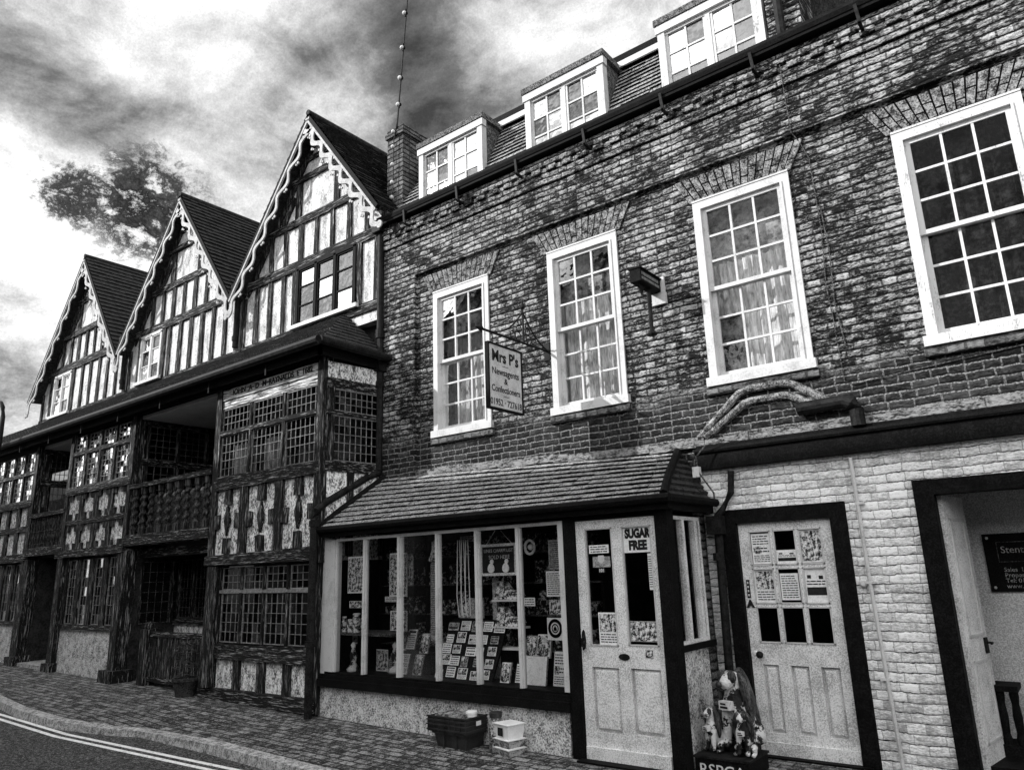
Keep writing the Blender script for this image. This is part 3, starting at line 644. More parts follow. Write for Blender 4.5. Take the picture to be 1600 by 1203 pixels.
a = MB(); a.tube([(-1.66, -0.10, 6.55), (-1.65, -0.07, 5.8), (-1.60, -0.012, 5.70), (-1.535, -0.012, 5.50), (-1.52, -0.012, 4.75), (-1.55, -0.012, 4.2), (-1.53, -0.012, 3.85), (-1.515, -0.012, 3.28), (-1.44, -.012, 3.24), (-0.9, -.012, 3.28), (2.5, -.012, 3.5)], .005, 6)
a.tube([(-2.62, -.13, 2.89), (-2.80, -.15, 2.86), (-2.90, -.17, 2.76), (-2.90, -.17, 2.62), (-2.78, -.12, 2.40), (-2.79, -.10, 2.28)], .008, 6); a.tube([(-1.50, -.012, 5.0), (-1.48, -.012, 4.5), (-1.50, -.012, 4.0), (-1.46, -.012, 3.6)], .005, 6)
a.build('cable', 'soffit', BH)
a = MB(); a.box(-2.95, -2.885, -0.18, -0.12, 2.56, 2.66); a.build('junction_box', 'worn_paint', BH)
# ================================================================== timber house
TH = thing('timber_house', 'black and white timber framed house with three scalloped gables over jettied bays', 'house', (-13.0, -0.5, 0.2))
GY = -0.10                                   # gable wall face
GAB = [(-9.02, 9.18, -7.47, -11.08), (-13.10, 9.18, -11.08, -15.22), (-17.38, 9.16, -15.22, -19.62)]   # centre, ridge, right, left
def rake(cx, zr_, xe, z):  return zr_ - 0
SLOPE = 1.30
for gi, (cx, zr_, xr, xl) in enumerate(GAB):
    zf = lambda x: zr_ - 0.10 - SLOPE * abs(x - cx)
    wl = MB(); wl.prism([(xl, 5.3), (xr, 5.3), (xr, zf(xr)), (cx, zf(cx)), (xl, zf(xl))], GY, GY + 0.15)
    wall = wl.build('gable_wall', 'plaster', TH)
    # roof slopes with courses
    for sgn, nm in ((-1, 'roof'), (1, 'roof')):
        xe = xl - (0.12 if gi == 2 else 0) if sgn < 0 else xr + (0.17 if gi == 0 else 0)
        ze = zr_ - SLOPE * abs(xe - cx)
        r = MB(); tiles(r, 24, (cx, -0.37, zr_), (cx, 6.5, zr_), (xe, -0.37, ze), (xe, 6.5, ze), 0.03)
        r.add([(cx, -0.35, zr_ - .03), (cx, 6.5, zr_ - .03), (xe, 6.5, ze - .03), (xe, -0.35, ze - .03)], [(0, 1, 2, 3)])
        ro = r.build(nm, 'tile_dark', TH)
        # barge: dark verge, thin fillet and a scalloped ribbon with hooked cusps
        L = math.hypot(xe - cx, ze - zr_); ux, uz = (xe - cx) / L, (ze - zr_) / L; nx, nz = -abs(uz) * (1 if sgn > 0 else -1), -abs(ux)
        pt = lambda s_, d: (cx + ux * s_ + nx * d, zr_ - 0.02 + uz * s_ + nz * d)
        v = MB(); v.prism([pt(0, -.01), pt(L + .03, -.01), pt(L + .03, .055), pt(0.0, .055)], -0.38, -0.32); v.build('verge', 'black_paint', TH)
        b = MB(); b.prism([pt(0.03, .056), pt(L + .05, .056), pt(L + .05, .092), pt(.03, .092)], -0.385, -0.35)
        N = 110; n0 = 7; pw = L / n0
        up_, lo_ = [], []
        for i in range(N + 1):
            s_ = lerp(0.05, L + 0.28, i / N); ph = (s_ / pw) % 1.0
            sw = 0.5 - 0.5 * math.cos(2 * math.pi * (ph ** 0.75))
            d = 0.125 + 0.115 * sw
            if sgn > 0: up_.append((s_, d - .045)); lo_.append((s_, d + 0.045))
            else: up_.append((s_, d - 0.012)); lo_.append((s_, d + 0.050))
        for i in range(N):
            (a0, d0), (a1, d1), (e0, f0), (e1, f1) = up_[i], up_[i + 1], lo_[i], lo_[i + 1]
            q = [pt(a0, d0), pt(a1, d1), pt(e1, f1), pt(e0, f0)]
            b.prism(q, -0.378, -0.355)
        for k_ in range(n0 + 1):
            s_ = k_ * pw + pw * 0.60
            if s_ > L + 0.1: continue
            for dd, ds, rr in ((0.315, 0.0, 0.024), (0.295, 0.045, 0.017)):
                c0 = pt(s_ + ds, dd); b.prism([(c0[0] + rr * math.cos(6.283 * t / 10), c0[1] + rr * math.sin(6.283 * t / 10)) for t in range(10)], -0.3765, -0.3555)
            if sgn > 0:
                c0 = pt(s_ + pw * .45, .225); rr = .02
                b.prism([(c0[0] + rr * math.cos(6.283 * t / 10), c0[1] + rr * math.sin(6.283 * t / 10)) for t in range(10)], -0.3764, -0.3556)
        e = pt(L + 0.30, .16); b.prism([(e[0] + .055 * math.cos(6.283 * t / 12), e[1] + .06 * math.sin(6.283 * t / 12)) for t in range(12)], -0.3763, -0.3557)
        b.build('bargeboard', 'barge_paint', TH)
    rd = MB(); rd.tube([(cx, -0.38, zr_ + .015), (cx, 6.5, zr_ + .015)], .05, 8); rd.build('ridge', 'tile_dark', TH)
    # framing
    up = MB(); lv = MB(); y0, y1 = GY - 0.03, GY - 0.001; j = .012
    xin = lambda z: min(xr - cx, (zr_ - 0.12 - z) / SLOPE)
    xinl = lambda z: min(cx - xl, (zr_ - 0.12 - z) / SLOPE)
    ties = [(6.60, 6.76), (7.40, 7.53), (8.17, 8.28)]
    for z0, z1 in ties: lv.box(cx - xinl(z0), cx + xin(z0), y0 - .012, y1, z0, z1, j)
    lv.box(xl, xr, y0, y1, 5.45, 5.60, j)
    win = [(-9.44, -8.04, 5.63, 6.60), (-14.62, -13.84, 5.64, 6.58), (-18.86, -17.98, 5.60, 6.55)][gi]
    def studs(z0, z1, pitch, x_lo, x_hi, wdt, skip=None):
        n = int(round((x_hi - x_lo) / pitch))
        for i in range(n + 1):
            x = x_lo + (x_hi - x_lo) * i / max(n, 1); ww = wdt * random.uniform(.85, 1.2)
            if skip and skip[0] - ww / 2 < x < skip[1] + ww / 2: continue
            top = min(z1, zr_ - .14 - SLOPE * abs(x - cx))
            if top - z0 > .1: up.box(x - ww / 2, x + ww / 2, y0, y1, z0, top, .014)
    studs(5.60, 6.60, 0.40, xl + .1, xr - .10, 0.105, (win[0] - .1, win[1] + .1))
    for x in (win[0] - .09, win[1] + .09): up.box(x - .06, x + .06, y0 - .004, y1, 5.60, 6.60, j)
    studs(6.76, 7.40, 0.385, cx - 1.62, cx + 1.62, 0.105)
    studs(7.53, 8.17, 0.99, cx - 0.495, cx + 0.495, 0.14)
    for sg in (-1, 1): up.bar((cx + sg * .92, 7.53), (cx + sg * .60, 7.95), .12, y0 + .003, y1)
    lv.box(cx - .33, cx + .33, y0 + .004, y1, 8.52, 8.60, j)
    for sg in (-1, 1): up.bar((cx, zr_ - .18), (cx + sg * 1.9, zr_ - .18 - 1.9 * SLOPE), .13, y0 + .006, y1)
    up.each('stud', 'timber_upright', TH); lv.each('tie_beam', 'timber_level', TH)
    # casement
    f = MB(); x0, x1, z0, z1 = win; nl = 3 if gi == 0 else 2
    f.box(x0 - .03, x1 + .03, GY - .05, GY - .002, z1 - .03, z1 + .03); f.box(x0 - .03, x0 + .03, GY - .05, GY - .002, z0, z1); f.box(x1 - .03, x1 + .03, GY - .05, GY - .002, z0, z1)
    for i in range(1, nl): x = lerp(x0, x1, i / nl); f.box(x - .03, x + .03, GY - .05, GY - .002, z0, z1)
    wn = f.build('window', 'black_paint' if gi == 0 else 'worn_paint', TH)
    f = MB(); f.box(x0 - .10, x1 + .10, GY - .09, GY - .002, z0 - .05, z0 + .01); f.build('sill', 'worn_paint', wn)
    f = MB(); gp = MB()
    for i in range(nl):
        a, b_ = lerp(x0, x1, i / nl) + .03, lerp(x0, x1, (i + 1) / nl) - .03
        for q0, q1 in ((a, a + .025), (b_ - .025, b_)): f.box(q0, q1, GY - .035, GY - .004, z0 + .01, z1 - .03)
        f.box(a, b_, GY - .035, GY - .004, z0 + .01, z0 + .04); f.box(a, b_, GY - .035, GY - .004, z1 - .055, z1 - .03)
        for k_ in (1, 2): zz = lerp(z0, z1, k_ / 3); f.box(a, b_, GY - .033, GY - .006, zz - .009, zz + .009)
        for k_ in range(3):
            tx, tz = random.uniform(-.0012, .0012), random.uniform(-.0012, .0012); Z_, Z2 = lerp(z0, z1, k_ / 3), lerp(z0, z1, (k_ + 1) / 3)
            gp.quad((a, GY - .015 - tx - tz, Z_), (b_, GY - .015 + tx - tz, Z_), (b_, GY - .015 + tx + tz, Z2), (a, GY - .015 - tx + tz, Z2))
    f.build('casement', 'black_paint' if gi == 0 else 'worn_paint', wn); gp.build('pane', 'glass_sky', wn)
    f = MB(); f.box(x0, x1, GY - .0085, GY - .0015, z0, z1); f.build('blind', 'mottled', wn)
for x, za, zb in ((-11.09, 6.62, 5.62), (-15.23, 6.62, 5.62)):
    d = MB(); d.tube([(x, GY - .09, za), (x, GY - .09, zb)], .045, 10); d.box(x - .10, x + .10, GY - .19, GY - .02, za - .05, za + .12); d.tube([(x, GY - .09, zb + .12), (x, GY - .09, zb + .2)], .058, 10); d.build('downpipe', 'black_iron', TH)
# lean-to roof with hip at the right
EV = 4.70; EYL = -1.22
t = MB(); tiles(t, 11, (-24, GY, 5.56), (-8.30, GY, 5.56), (-24, EYL, EV), (-7.37, EYL, EV), .02); t.build('lean_to_roof', 'tile_dark', TH)
t = MB(); tiles(t, 11, (-8.30, GY, 5.56), (-8.28, GY + .02, 5.56), (-7.37, EYL, EV), (-7.37, 0.0, EV), .02); t.build('hip_roof', 'tile_dark', TH)
t = MB(); t.box(-24, -7.45, EYL + .06, EYL + .10, EV - .16, EV - .03); t.box(-7.50, -7.45, EYL + .06, -.02, EV - .16, EV - .03); t.box(-24, -7.5, EYL + .1, 0.9, EV - .10, EV - .05); t.box(-24, -7.6, -1.02, -.96, EV - .15, EV - .101)
t.build('eaves_board', 'black_paint', TH)
t = MB(); t.tube([(-24, EYL - .05, EV - .02), (-7.33, EYL - .05, EV - .02)], .062, 10); t.tube([(-7.32, EYL - .05, EV - .02), (-7.34, -.05, EV - .02)], .055, 10); t.build('gutter', 'black_iron', TH)
t = MB()
for i in range(11): x = -8.6 - i * 1.45; t.bar((x, EV - .02), (x + .01, EV - .24), .022, EYL + .02, EYL + .035)
t.each('gutter_bracket', 'black_iron', TH)
# leaded lights -------------------------------------------------
def leaded(frame, u0, u1, w0, w1, nl, nx, nz, frame_mat='timber_upright', glassm='glass_dark', mull=.05, v=0.0, lead=.0032, leadm='lead_came'):
    """nl lights between posts, each leaded nx by nz"""
    f = MB(frame); ld = MB(frame); gp = MB(frame); r = .013
    for i in range(nl):
        a, b_ = lerp(u0, u1, i / nl) + mull / 2, lerp(u0, u1, (i + 1) / nl) - mull / 2
        for q0, q1, p0, p1 in ((a, a + r, w0, w1), (b_ - r, b_, w0, w1), (a + r, b_ - r, w0, w0 + r), (a + r, b_ - r, w1 - r, w1)): ld.box(q0, q1, v - .012, v + .012, p0, p1)
        for k_ in range(1, nx): x = lerp(a + r, b_ - r, k_ / nx); ld.box(x - lead, x + lead, v - .004, v + .008, w0, w1)
        for k_ in range(1, nz): z = lerp(w0 + r, w1 - r, k_ / nz); ld.box(a, b_, v - .003, v + .009, z - lead, z + lead)
        for k_ in range(nx):
            for m_ in range(nz):
                tx, tz = random.uniform(-.004, .004), random.uniform(-.004, .004)
                A, B_ = lerp(a, b_, k_ / nx), lerp(a, b_, (k_ + 1) / nx); Cc, Dd = lerp(w0, w1, m_ / nz), lerp(w0, w1, (m_ + 1) / nz)
                gp.quad((A, v + .001 - tx - tz, Cc), (B_, v + .001 + tx - tz, Cc), (B_, v + .001 + tx + tz, Dd), (A, v + .001 - tx + tz, Dd))
        if i: x = lerp(u0, u1, i / nl); f.box(x - mull / 2, x + mull / 2, v - .03, v + .05, w0, w1, .004)
    f.box(u0, u1, v - .034, v - .014, w1 - .02, w1 + .004); f.box(u0, u1, v - .034, v - .014, w0 - .004, w0 + .02)
    f.box(u0, u0 + mull / 2, v - .03, v + .05, w0, w1); f.box(u1 - mull / 2, u1, v - .03, v + .05, w0, w1)
    wn = f.build('window', frame_mat, TH); ld.build('leading', leadm, wn); gp.build('pane', glassm, wn); return wn
def front(y): return lambda u, v, w_: (u, y - v, w_)
def side(x): return lambda u, v, w_: (x + v, u, w_)
BY = -0.95
# bay 1
fr = front(BY)
for z0, z1, n in ((3.88, 4.22, 4), (3.20, 3.82, 5)): leaded(fr, -10.0, -7.64, z0, z1, 3, 7 if n == 4 else 7, 3 if n == 4 else 5)
up = MB(); lv = MB(); pl = MB(); pale = MB()
pale.box(-9.99, -7.68, BY - .03, BY + .08, 4.36, 4.515, .006); pale.box(-9.99, -7.68, BY - .015, BY + .08, 4.235, 4.345, .006)
fb = pale.build('fascia', 'timber_pale', TH)
text('IOHN  A  D  M', .115, (-9.30, BY - .036, 4.445), (1, 0, 0), (0, 0, 1), 'ink', fb, sx=1.15, bold=.002)
text('RAYNALDS  E  1682', .115, (-8.32, BY - .036, 4.445), (1, 0, 0), (0, 0, 1), 'ink', fb, sx=1.0, bold=.002)
up.box(-10.11, -9.99, BY - .05, BY + .12, 2.0, 4.58, .012); up.box(-7.70, -7.58, BY - .05, BY + .12, 1.93, 4.58, .012)
lv.box(-9.99, -7.70, BY - .045, BY + .1, 3.815, 3.885, .006); lv.box(-10.05, -7.62, BY - .06, BY + .1, 3.02, 3.20, .014)
lv.box(-10.14, -7.60, BY - .07, BY + .1, 1.95, 2.11, .018); lv.box(-9.99, -7.7, BY - .02, BY + .1, 4.345, 4.36)
pl.box(-10.02, -7.66, BY - .0, BY + .08, 2.10, 3.03)
for x in (-9.27, -8.46): up.box(x - .085, x + .085, BY - .05, BY - .001, 2.10, 3.03, .012)
cells = [(-10.0, -9.355), (-9.185, -8.545), (-8.375, -7.70)]
for a, b_ in cells:
    c_ = (a + b_) / 2
    up.box(c_ - .08, c_ + .08, BY - .045, BY - .001, 2.80, 3.03, .012); up.box(c_ - .08, c_ + .08, BY - .045, BY - .001, 2.11, 2.33, .012)
    up.box(a - .02, a + .11, BY - .052, BY - .001, 2.46, 2.66, .012); up.box(b_ - .11, b_ + .02, BY - .052, BY - .001, 2.46, 2.66, .012)
    up.prism([(c_, 2.36), (c_ + .07, 2.57), (c_, 2.78), (c_ - .07, 2.57)], BY - .04, BY - .001)
up.each('post', 'timber_upright', TH); lv.each('rail', 'timber_level', TH); pl.each('plaster_panel', 'plaster_dirty', TH)
for x0, x1, l in ((-9.80, -9.30, 'pale hanging curtain behind the lower left leaded light of the jettied bay'), (-9.02, -8.72, 'narrow pale curtain behind the lower middle leaded light of the jettied bay')):
    m = MB(); n = 26
    for i in range(n):
        a, b_ = lerp(x0, x1, i / n), lerp(x0, x1, (i + 1) / n); f_ = lambda q: BY + .12 + .022 * math.sin(q * 58) + .012 * math.sin(q * 131)
        m.quad((a, f_(a), 3.21), (b_, f_(b_), 3.21), (b_, f_(b_), 3.68), (a, f_(a), 3.68))
    tag(m.build('curtain', 'curtain', None, ((x0 + x1) / 2, BY + .12, 3.21), smooth=True), l, 'curtain')
# bay 1 side return (slightly splayed to meet the brick wall)
def ret(u, v, w_): return (-7.585 + (u + .95) * 0.105 + v, u, w_)
leaded(ret, -0.86, -0.10, 3.86, 4.16, 1, 8, 3, v=0); leaded(ret, -0.86, -0.10, 3.20, 3.80, 1, 8, 5)
m = MB(ret); m.box(-.93, -.02, -.04, .02, 3.80, 3.86); m.box(-.93, -.02, -.04, .02, 3.06, 3.20); m.box(-.92, -.02, -.04, .015, 4.16, 4.30); m.each('rail', 'timber_level', TH)
m = MB(ret); m.box(-.92, -.02, -.04, .0, 4.30, 4.52); m.box(-.92, -.02, -.04, .0, 1.95, 3.06); m.each('plaster_panel', 'plaster_dirty', TH)
m = MB(ret); m.box(-.60, -.50, -.02, .02, 2.0, 3.06); m.box(-.10, -.0, -.05, .03, 2.0, 4.52); m.each('post', 'timber_upright', TH)
# bay 1 ground floor
GY1 = -0.90
leaded(front(GY1), -9.82, -7.72, 1.62, 1.92, 4, 4, 3, mull=.035); leaded(front(GY1), -9.82, -7.72, 0.93, 1.58, 4, 4, 5, mull=.035)
m = MB(); m.box(-9.84, -7.70, GY1 - .035, GY1 + .06, 1.575, 1.62); m.build('transom', 'lead_came', TH)
m = MB(); m.box(-9.92, -7.68, GY1 - .05, GY1 + .06, 0.72, 0.92, .014); m.box(-10.18, -7.64, GY1 - .07, GY1 + .06, 0.18, 0.345, .016); m.each('rail', 'timber_level', TH)
m = MB(); m.box(-9.9, -7.66, GY1 - .0, GY1 + .06, 0.30, 0.75); m.each('plaster_panel', 'plaster_dirty', TH)
m = MB()
for x in (-9.32, -8.77, -8.22): m.box(x - .08, x + .08, GY1 - .035, GY1 - .001, .34, .73, .01)
m.box(-10.10, -9.85, GY1 - .10, GY1 + .1, 0.34, 1.96, .022); m.box(-7.71, -7.60, GY1 - .04, GY1 + .1, .18, 1.96, .008); m.each('post', 'timber_upright', TH)
# recess 1: balcony, back walls, ceiling
RB = 0.95
m = MB(); m.box(-12.75, -10.1, -.9, RB, 4.50, 4.56); m.build('balcony_ceiling', 'room_wall', TH)
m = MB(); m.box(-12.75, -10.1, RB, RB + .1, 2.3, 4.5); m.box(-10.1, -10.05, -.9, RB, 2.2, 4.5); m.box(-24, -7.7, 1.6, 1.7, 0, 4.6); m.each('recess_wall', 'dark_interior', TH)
m = MB()
for x in (-10.95, -10.55): m.box(x - .12, x + .12, RB - .02, RB, 3.75, 4.4)
m.each('plaster_panel', 'room_wall', TH)
leaded(side(-12.66), -0.78, 0.85, 3.82, 4.4, 3, 4, 5, lead=.005, leadm='soffit'); leaded(side(-12.66), -0.78, 0.85, 2.75, 3.72, 3, 4, 7, lead=.005, leadm='soffit'); leaded(front(RB - .03), -12.4, -11.3, 2.9, 3.7, 2, 5, 6, lead=.005, leadm='soffit'); leaded(front(RB - .03), -11.0, -10.3, 2.9, 3.6, 1, 6, 6, lead=.005, leadm='soffit')  # darker leading here: shade of the recess put into its colour
m = MB(side(-12.66)); m.box(-.85, .95, -.1, .03, 3.72, 3.82); m.box(-.85, .95, -.1, .01, 2.3, 2.75); m.box(-.85, .95, -.1, .02, 4.4, 4.55); m.each('rail', 'timber_level', TH)
def balustrade(x0, x1, zt, zb, n, twist, name='balustrade'):
    m = MB(); m.box(x0, x1, BY - .06, BY + .05, zt - .075, zt, .006); m.box(x0 - .03, x1 + .03, BY - .06, BY + .12, zb - .16, zb, .012)
    bl = m.build(name, 'timber_level', TH)
    for i in range(n):
        x = lerp(x0, x1, (i + .6) / (n + .2)); c_ = MB(); z0, z1 = zb, zt - .075; h = z1 - z0
        if twist:
            pr = [(.05, z0), (.05, z0 + .1), (.035, z0 + .11)]
            c_.lathe(x, BY, pr, 10)
            pr = [(.045, lerp(z0 + .10, z1 - .12, k_ / 34)) for k_ in range(35)]; c_.lathe(x, BY, pr, 10, tw=2 * math.pi / .13, off=.013)
            c_.lathe(x, BY, [(.03, z1 - .13), (.05, z1 - .11), (.05, z1)], 10)
        else:
            c_.lathe(x, BY, [(.03, z0), (.03, z0 + .06), (.018, z0 + .08), (.034, z0 + h * .3), (.018, z0 + h * .46), (.03, z0 + h * .5), (.018, z0 + h * .54), (.032, z0 + h * .75), (.018, z1 - .06), (.03, z1 - .04), (.03, z1)], 8)
        c_.build('baluster', 'timber_dark', bl, smooth=False)
balustrade(-12.70, -10.14, 3.36, 2.52, 9, True)
m = MB(); m.box(-12.7, -10.1, BY + .12, RB, 2.36, 2.44); m.build('balcony_floor', 'soffit', TH)
m = MB(); m.box(-12.72, -10.12, BY + .32, BY + .34, 2.45, 3.2); m.build('balcony_board', 'soffit', TH)
# porch beneath: back wall, low plaster wall, windows and door
m = MB(); m.box(-12.7, -11.55, -.05, .05, .15, 1.05); m.build('porch_low_wall', 'plaster_dirty', TH)
m = MB(); m.box(-12.7, -11.5, -.08, .08, 1.05, 1.15); m.box(-12.72, -10.1, -.75, -.6, 2.16, 2.30); m.each('rail', 'timber_level', TH)
leaded(front(-.02), -12.62, -11.6, 1.16, 2.12, 2, 4, 6, leadm='soffit')  # leading darkened in colour for the porch shade
m = MB(); m.box(-11.50, -11.32, -.1, .1, .15, 2.2, .012); m.box(-10.45, -10.3, .3, .5, .15, 2.3, .012); m.each('post', 'timber_upright', TH)
m = MB(); m.box(-11.3, -10.4, .55, .62, .15, 2.1)
for i in range(6): m.box(-11.28 + i * .148, -11.15 + i * .148, .53, .552, .16, 2.08)
pd = m.build('porch_door', 'timber_upright', TH); m = MB(); m.ball((-10.52, .50, 1.1), .03); m.build('handle', 'black_iron', pd)
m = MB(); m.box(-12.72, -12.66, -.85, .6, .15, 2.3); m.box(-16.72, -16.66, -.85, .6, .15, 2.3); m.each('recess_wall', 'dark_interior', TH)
leaded(side(-12.65), -.7, .4, 1.1, 2.1, 2, 4, 6, lead=.004, leadm='soffit')  # same darkened leading, shade of the porch recess as colour
# bay 2
for z0, z1, nz in ((4.19, 4.50, 4), (3.53, 4.13, 6)): leaded(fr, -15.14, -12.80, z0, z1, 4, 4, nz, glassm='glass_sash')
up = MB(); lv = MB(); pl = MB()
up.box(-12.80, -12.66, BY - .05, BY + .12, 2.35, 4.58, .012); up.box(-15.26, -15.12, BY - .05, BY + .12, 2.35, 4.58, .012)
lv.box(-15.14, -12.8, BY - .045, BY + .08, 4.125, 4.195, .006); lv.box(-15.25, -12.7, BY - .06, BY + .1, 3.39, 3.53, .012); lv.box(-15.25, -12.7, BY - .045, BY + .05, 2.82, 2.92, .012); lv.box(-15.32, -12.66, BY - .09, BY + .1, 2.24, 2.38, .018)
pl.box(-15.2, -12.72, BY, BY + .08, 2.36, 3.42)
for i in range(5):
    x = lerp(-15.14, -12.80, i / 4)
    if 0 < i < 4: up.box(x - .075, x + .075, BY - .04, BY - .001, 2.38, 3.39, .01)
for i in range(4):
    for z0, z1 in ((2.38, 2.82), (2.92, 3.39)):
        a, b_ = lerp(-15.14, -12.8, i / 4) + .07, lerp(-15.14, -12.8, (i + 1) / 4) - .07
        for xx in (a, b_ - .12):
            for zz in (z0, z1 - .11): up.box(xx - .01, xx + .13, BY - .036, BY - .001, zz, zz + .115, .008)
up.each('post', 'timber_upright', TH); lv.each('rail', 'timber_level', TH); pl.each('plaster_panel', 'plaster_dirty', TH)
leaded(front(GY1), -14.98, -12.86, 1.09, 2.20, 4, 3, 7, mull=.16)
m = MB(); m.box(-15.05, -12.80, GY1 - .06, GY1 + .06, 1.0, 1.09, .01); m.each('rail', 'timber_level', TH)
m = MB(); m.box(-15.05, -12.82, GY1 - .03, GY1 + .06, .16, 1.0, .012); m.each('plaster_panel', 'plaster_rough', TH)
m = MB(); m.box(-12.86, -12.62, GY1 - .12, GY1 + .1, .30, 2.26, .022); m.box(-12.95, -12.52, GY1 - .20, GY1 + .15, .15, .42, .03); m.box(-15.22, -15.0, GY1 - .12, GY1 + .1, .2, 2.26, .022); m.box(-15.3, -14.95, GY1 - .17, GY1 + .1, .2, .42, .02); m.each('post', 'timber_upright', TH)
# recess 2
balustrade(-16.86, -15.20, 3.16, 2.50, 13, False)
m = MB(); m.box(-16.9, -15.1, -.9, .6, 4.50, 4.56); m.build('balcony_ceiling', 'room_wall', TH)
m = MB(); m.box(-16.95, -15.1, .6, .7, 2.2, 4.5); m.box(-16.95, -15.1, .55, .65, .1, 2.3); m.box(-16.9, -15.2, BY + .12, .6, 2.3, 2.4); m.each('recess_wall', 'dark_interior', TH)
leaded(side(-16.80), -.78, .5, 2.8, 3.75, 3, 4, 6, lead=.005, leadm='soffit'); leaded(side(-16.80), -.78, .5, 3.85, 4.4, 3, 4, 4, lead=.005, leadm='soffit'); leaded(front(.52), -16.6, -15.4, 2.8, 3.9, 2, 4, 6, lead=.005, leadm='soffit'); leaded(front(.5), -16.4, -15.5, 1.2, 2.1, 2, 4, 6, lead=.005, leadm='soffit')  # leading again in the darker colour that stands for recess shade
m = MB(side(-16.80)); m.box(-.9, .6, -.1, .03, 3.75, 3.85); m.box(-.9, .6, -.1, .02, 2.4, 2.8); m.box(-.9, .6, -.1, .02, 4.4, 4.55); m.each('rail', 'timber_level', TH)
m = MB(); m.box(-16.7, -15.2, -.1, 0, .15, 1.1); m.build('porch_low_wall', 'plaster_dirty', TH)
m = MB(); m.box(-16.8, -15.2, -1.0, .5, .18, .36); m.build('porch_step', 'kerb_stone', TH)
# bay 3 and beyond
for z0, z1, nz in ((4.06, 4.46, 4), (3.48, 4.0, 5)): leaded(fr, -20.9, -16.92, z0, z1, 7, 4, nz, glassm='glass_sash')
up = MB(); lv = MB(); pl = MB()
up.box(-16.94, -16.80, BY - .05, BY + .12, 2.35, 4.58, .012); up.box(-23.5, -20.9, BY - .03, BY + .1, 2.3, 4.58)
lv.box(-20.9, -16.9, BY - .045, BY + .08, 3.995, 4.065, .006); lv.box(-20.9, -16.85, BY - .06, BY + .1, 3.34, 3.48, .012); lv.box(-20.9, -16.85, BY - .05, BY + .05, 2.84, 2.94, .012); lv.box(-20.9, -16.82, BY - .09, BY + .1, 2.24, 2.38, .018)
pl.box(-20.9, -16.88, BY, BY + .08, 2.36, 3.36)
for i in range(8): x = lerp(-20.9, -16.96, i / 7); up.box(x - .08, x + .08, BY - .04, BY - .001, 2.38, 3.34, .01)
up.box(-16.95, -16.66, GY1 - .12, GY1 + .1, .3, 2.26, .022); up.box(-17.0, -16.6, GY1 - .18, GY1 + .12, .22, .48, .02)
up.each('post', 'timber_upright', TH); lv.each('rail', 'timber_level', TH); pl.each('plaster_panel', 'plaster_dirty', TH)
leaded(front(GY1), -20.9, -17.0, 1.1, 2.2, 7, 3, 6, mull=.16)
m = MB(); m.box(-20.9, -16.98, GY1 - .03, GY1 + .06, .2, 1.03, .01); m.each('plaster_panel', 'plaster_rough', TH)
m = MB(); m.box(-20.9, -16.98, GY1 - .06, GY1 + .06, 1.03, 1.1, .01); m.each('rail', 'timber_level', TH)
# dark body of the house behind the fronts
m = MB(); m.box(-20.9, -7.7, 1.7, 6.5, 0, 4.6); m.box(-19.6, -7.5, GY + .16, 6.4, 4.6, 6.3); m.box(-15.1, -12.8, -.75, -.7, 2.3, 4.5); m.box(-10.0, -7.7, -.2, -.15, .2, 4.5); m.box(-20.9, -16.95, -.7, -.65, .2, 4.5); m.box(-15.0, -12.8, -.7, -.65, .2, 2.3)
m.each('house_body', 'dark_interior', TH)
# ================================================================== signs on the walls
SX = -4.70
HS = thing('hanging_sign', 'painted board hanging from a wrought iron bracket, reading Mrs P\'s Newsagents & Confectioners', 'sign', (SX, 0, 4.0))
m = MB(); m.tube([(SX, 0, 4.235), (SX, -1.20, 4.225)], .014, 8); m.tube([(SX, -1.20, 4.225), (SX, -1.205, 4.225), (SX, -1.30, 4.225)], [.03, .03, .002], 8); m.box(SX - .04, SX + .04, -.012, 0, 4.12, 4.34)
arc = lambda y0, z0, y1, z1, sag, n=10: [(SX, lerp(y0, y1, t / n), lerp(z0, z1, t / n) - sag * math.sin(math.pi * t / n)) for t in range(n + 1)]
m.tube(arc(-.46, 4.60, -.98, 4.24, .07), .009, 6); m.tube(arc(-.46, 4.60, -.02, 4.25, .06), .009, 6); m.tube([(SX, -.46, 4.24), (SX, -.46, 4.70), (SX, -.46, 4.80)], [.012, .012, .003], 6); m.ball((SX, -.46, 4.66), .028)
def ring(y, z, r, t=.007): return [(SX, y + r * math.cos(6.2832 * k_ / 14), z + r * math.sin(6.2832 * k_ / 14)) for k_ in range(15)]
for y, z, r in ((-.56, 4.29, .05), (-.36, 4.29, .05), (-.66, 4.285, .042), (-.26, 4.285, .042), (-.54, 4.385, .042), (-.38, 4.385, .042), (-.53, 4.46, .03), (-.39, 4.46, .03)): m.tube(ring(y, z, r), .006, 5)
for y in (-1.02, -.66): m.tube([(SX, y, 4.225), (SX, y, 4.10)], .006, 5)
m.build('bracket', 'black_iron', HS)
m = MB(); m.box(SX - .016, SX + .016, -1.105, -.555, 3.405, 4.085); bd = m.build('board', 'sign_board', HS)
m = MB()
for y0, y1, z0, z1 in ((-1.125, -1.105, 3.385, 4.105), (-.555, -.535, 3.385, 4.105), (-1.105, -.555, 3.385, 3.405), (-1.105, -.555, 4.085, 4.105)): m.box(SX - .024, SX + .024, y0, y1, z0, z1)
m.build('frame', 'black_paint', HS)
fx = SX + .018; c_ = -.83
def line(t_, sz, z, bold=0.0, sx=1.0): text(t_, sz, (fx, c_, z), (0, 1, 0), (0, 0, 1), 'ink', bd, bold=bold, sx=sx, ex=.001)
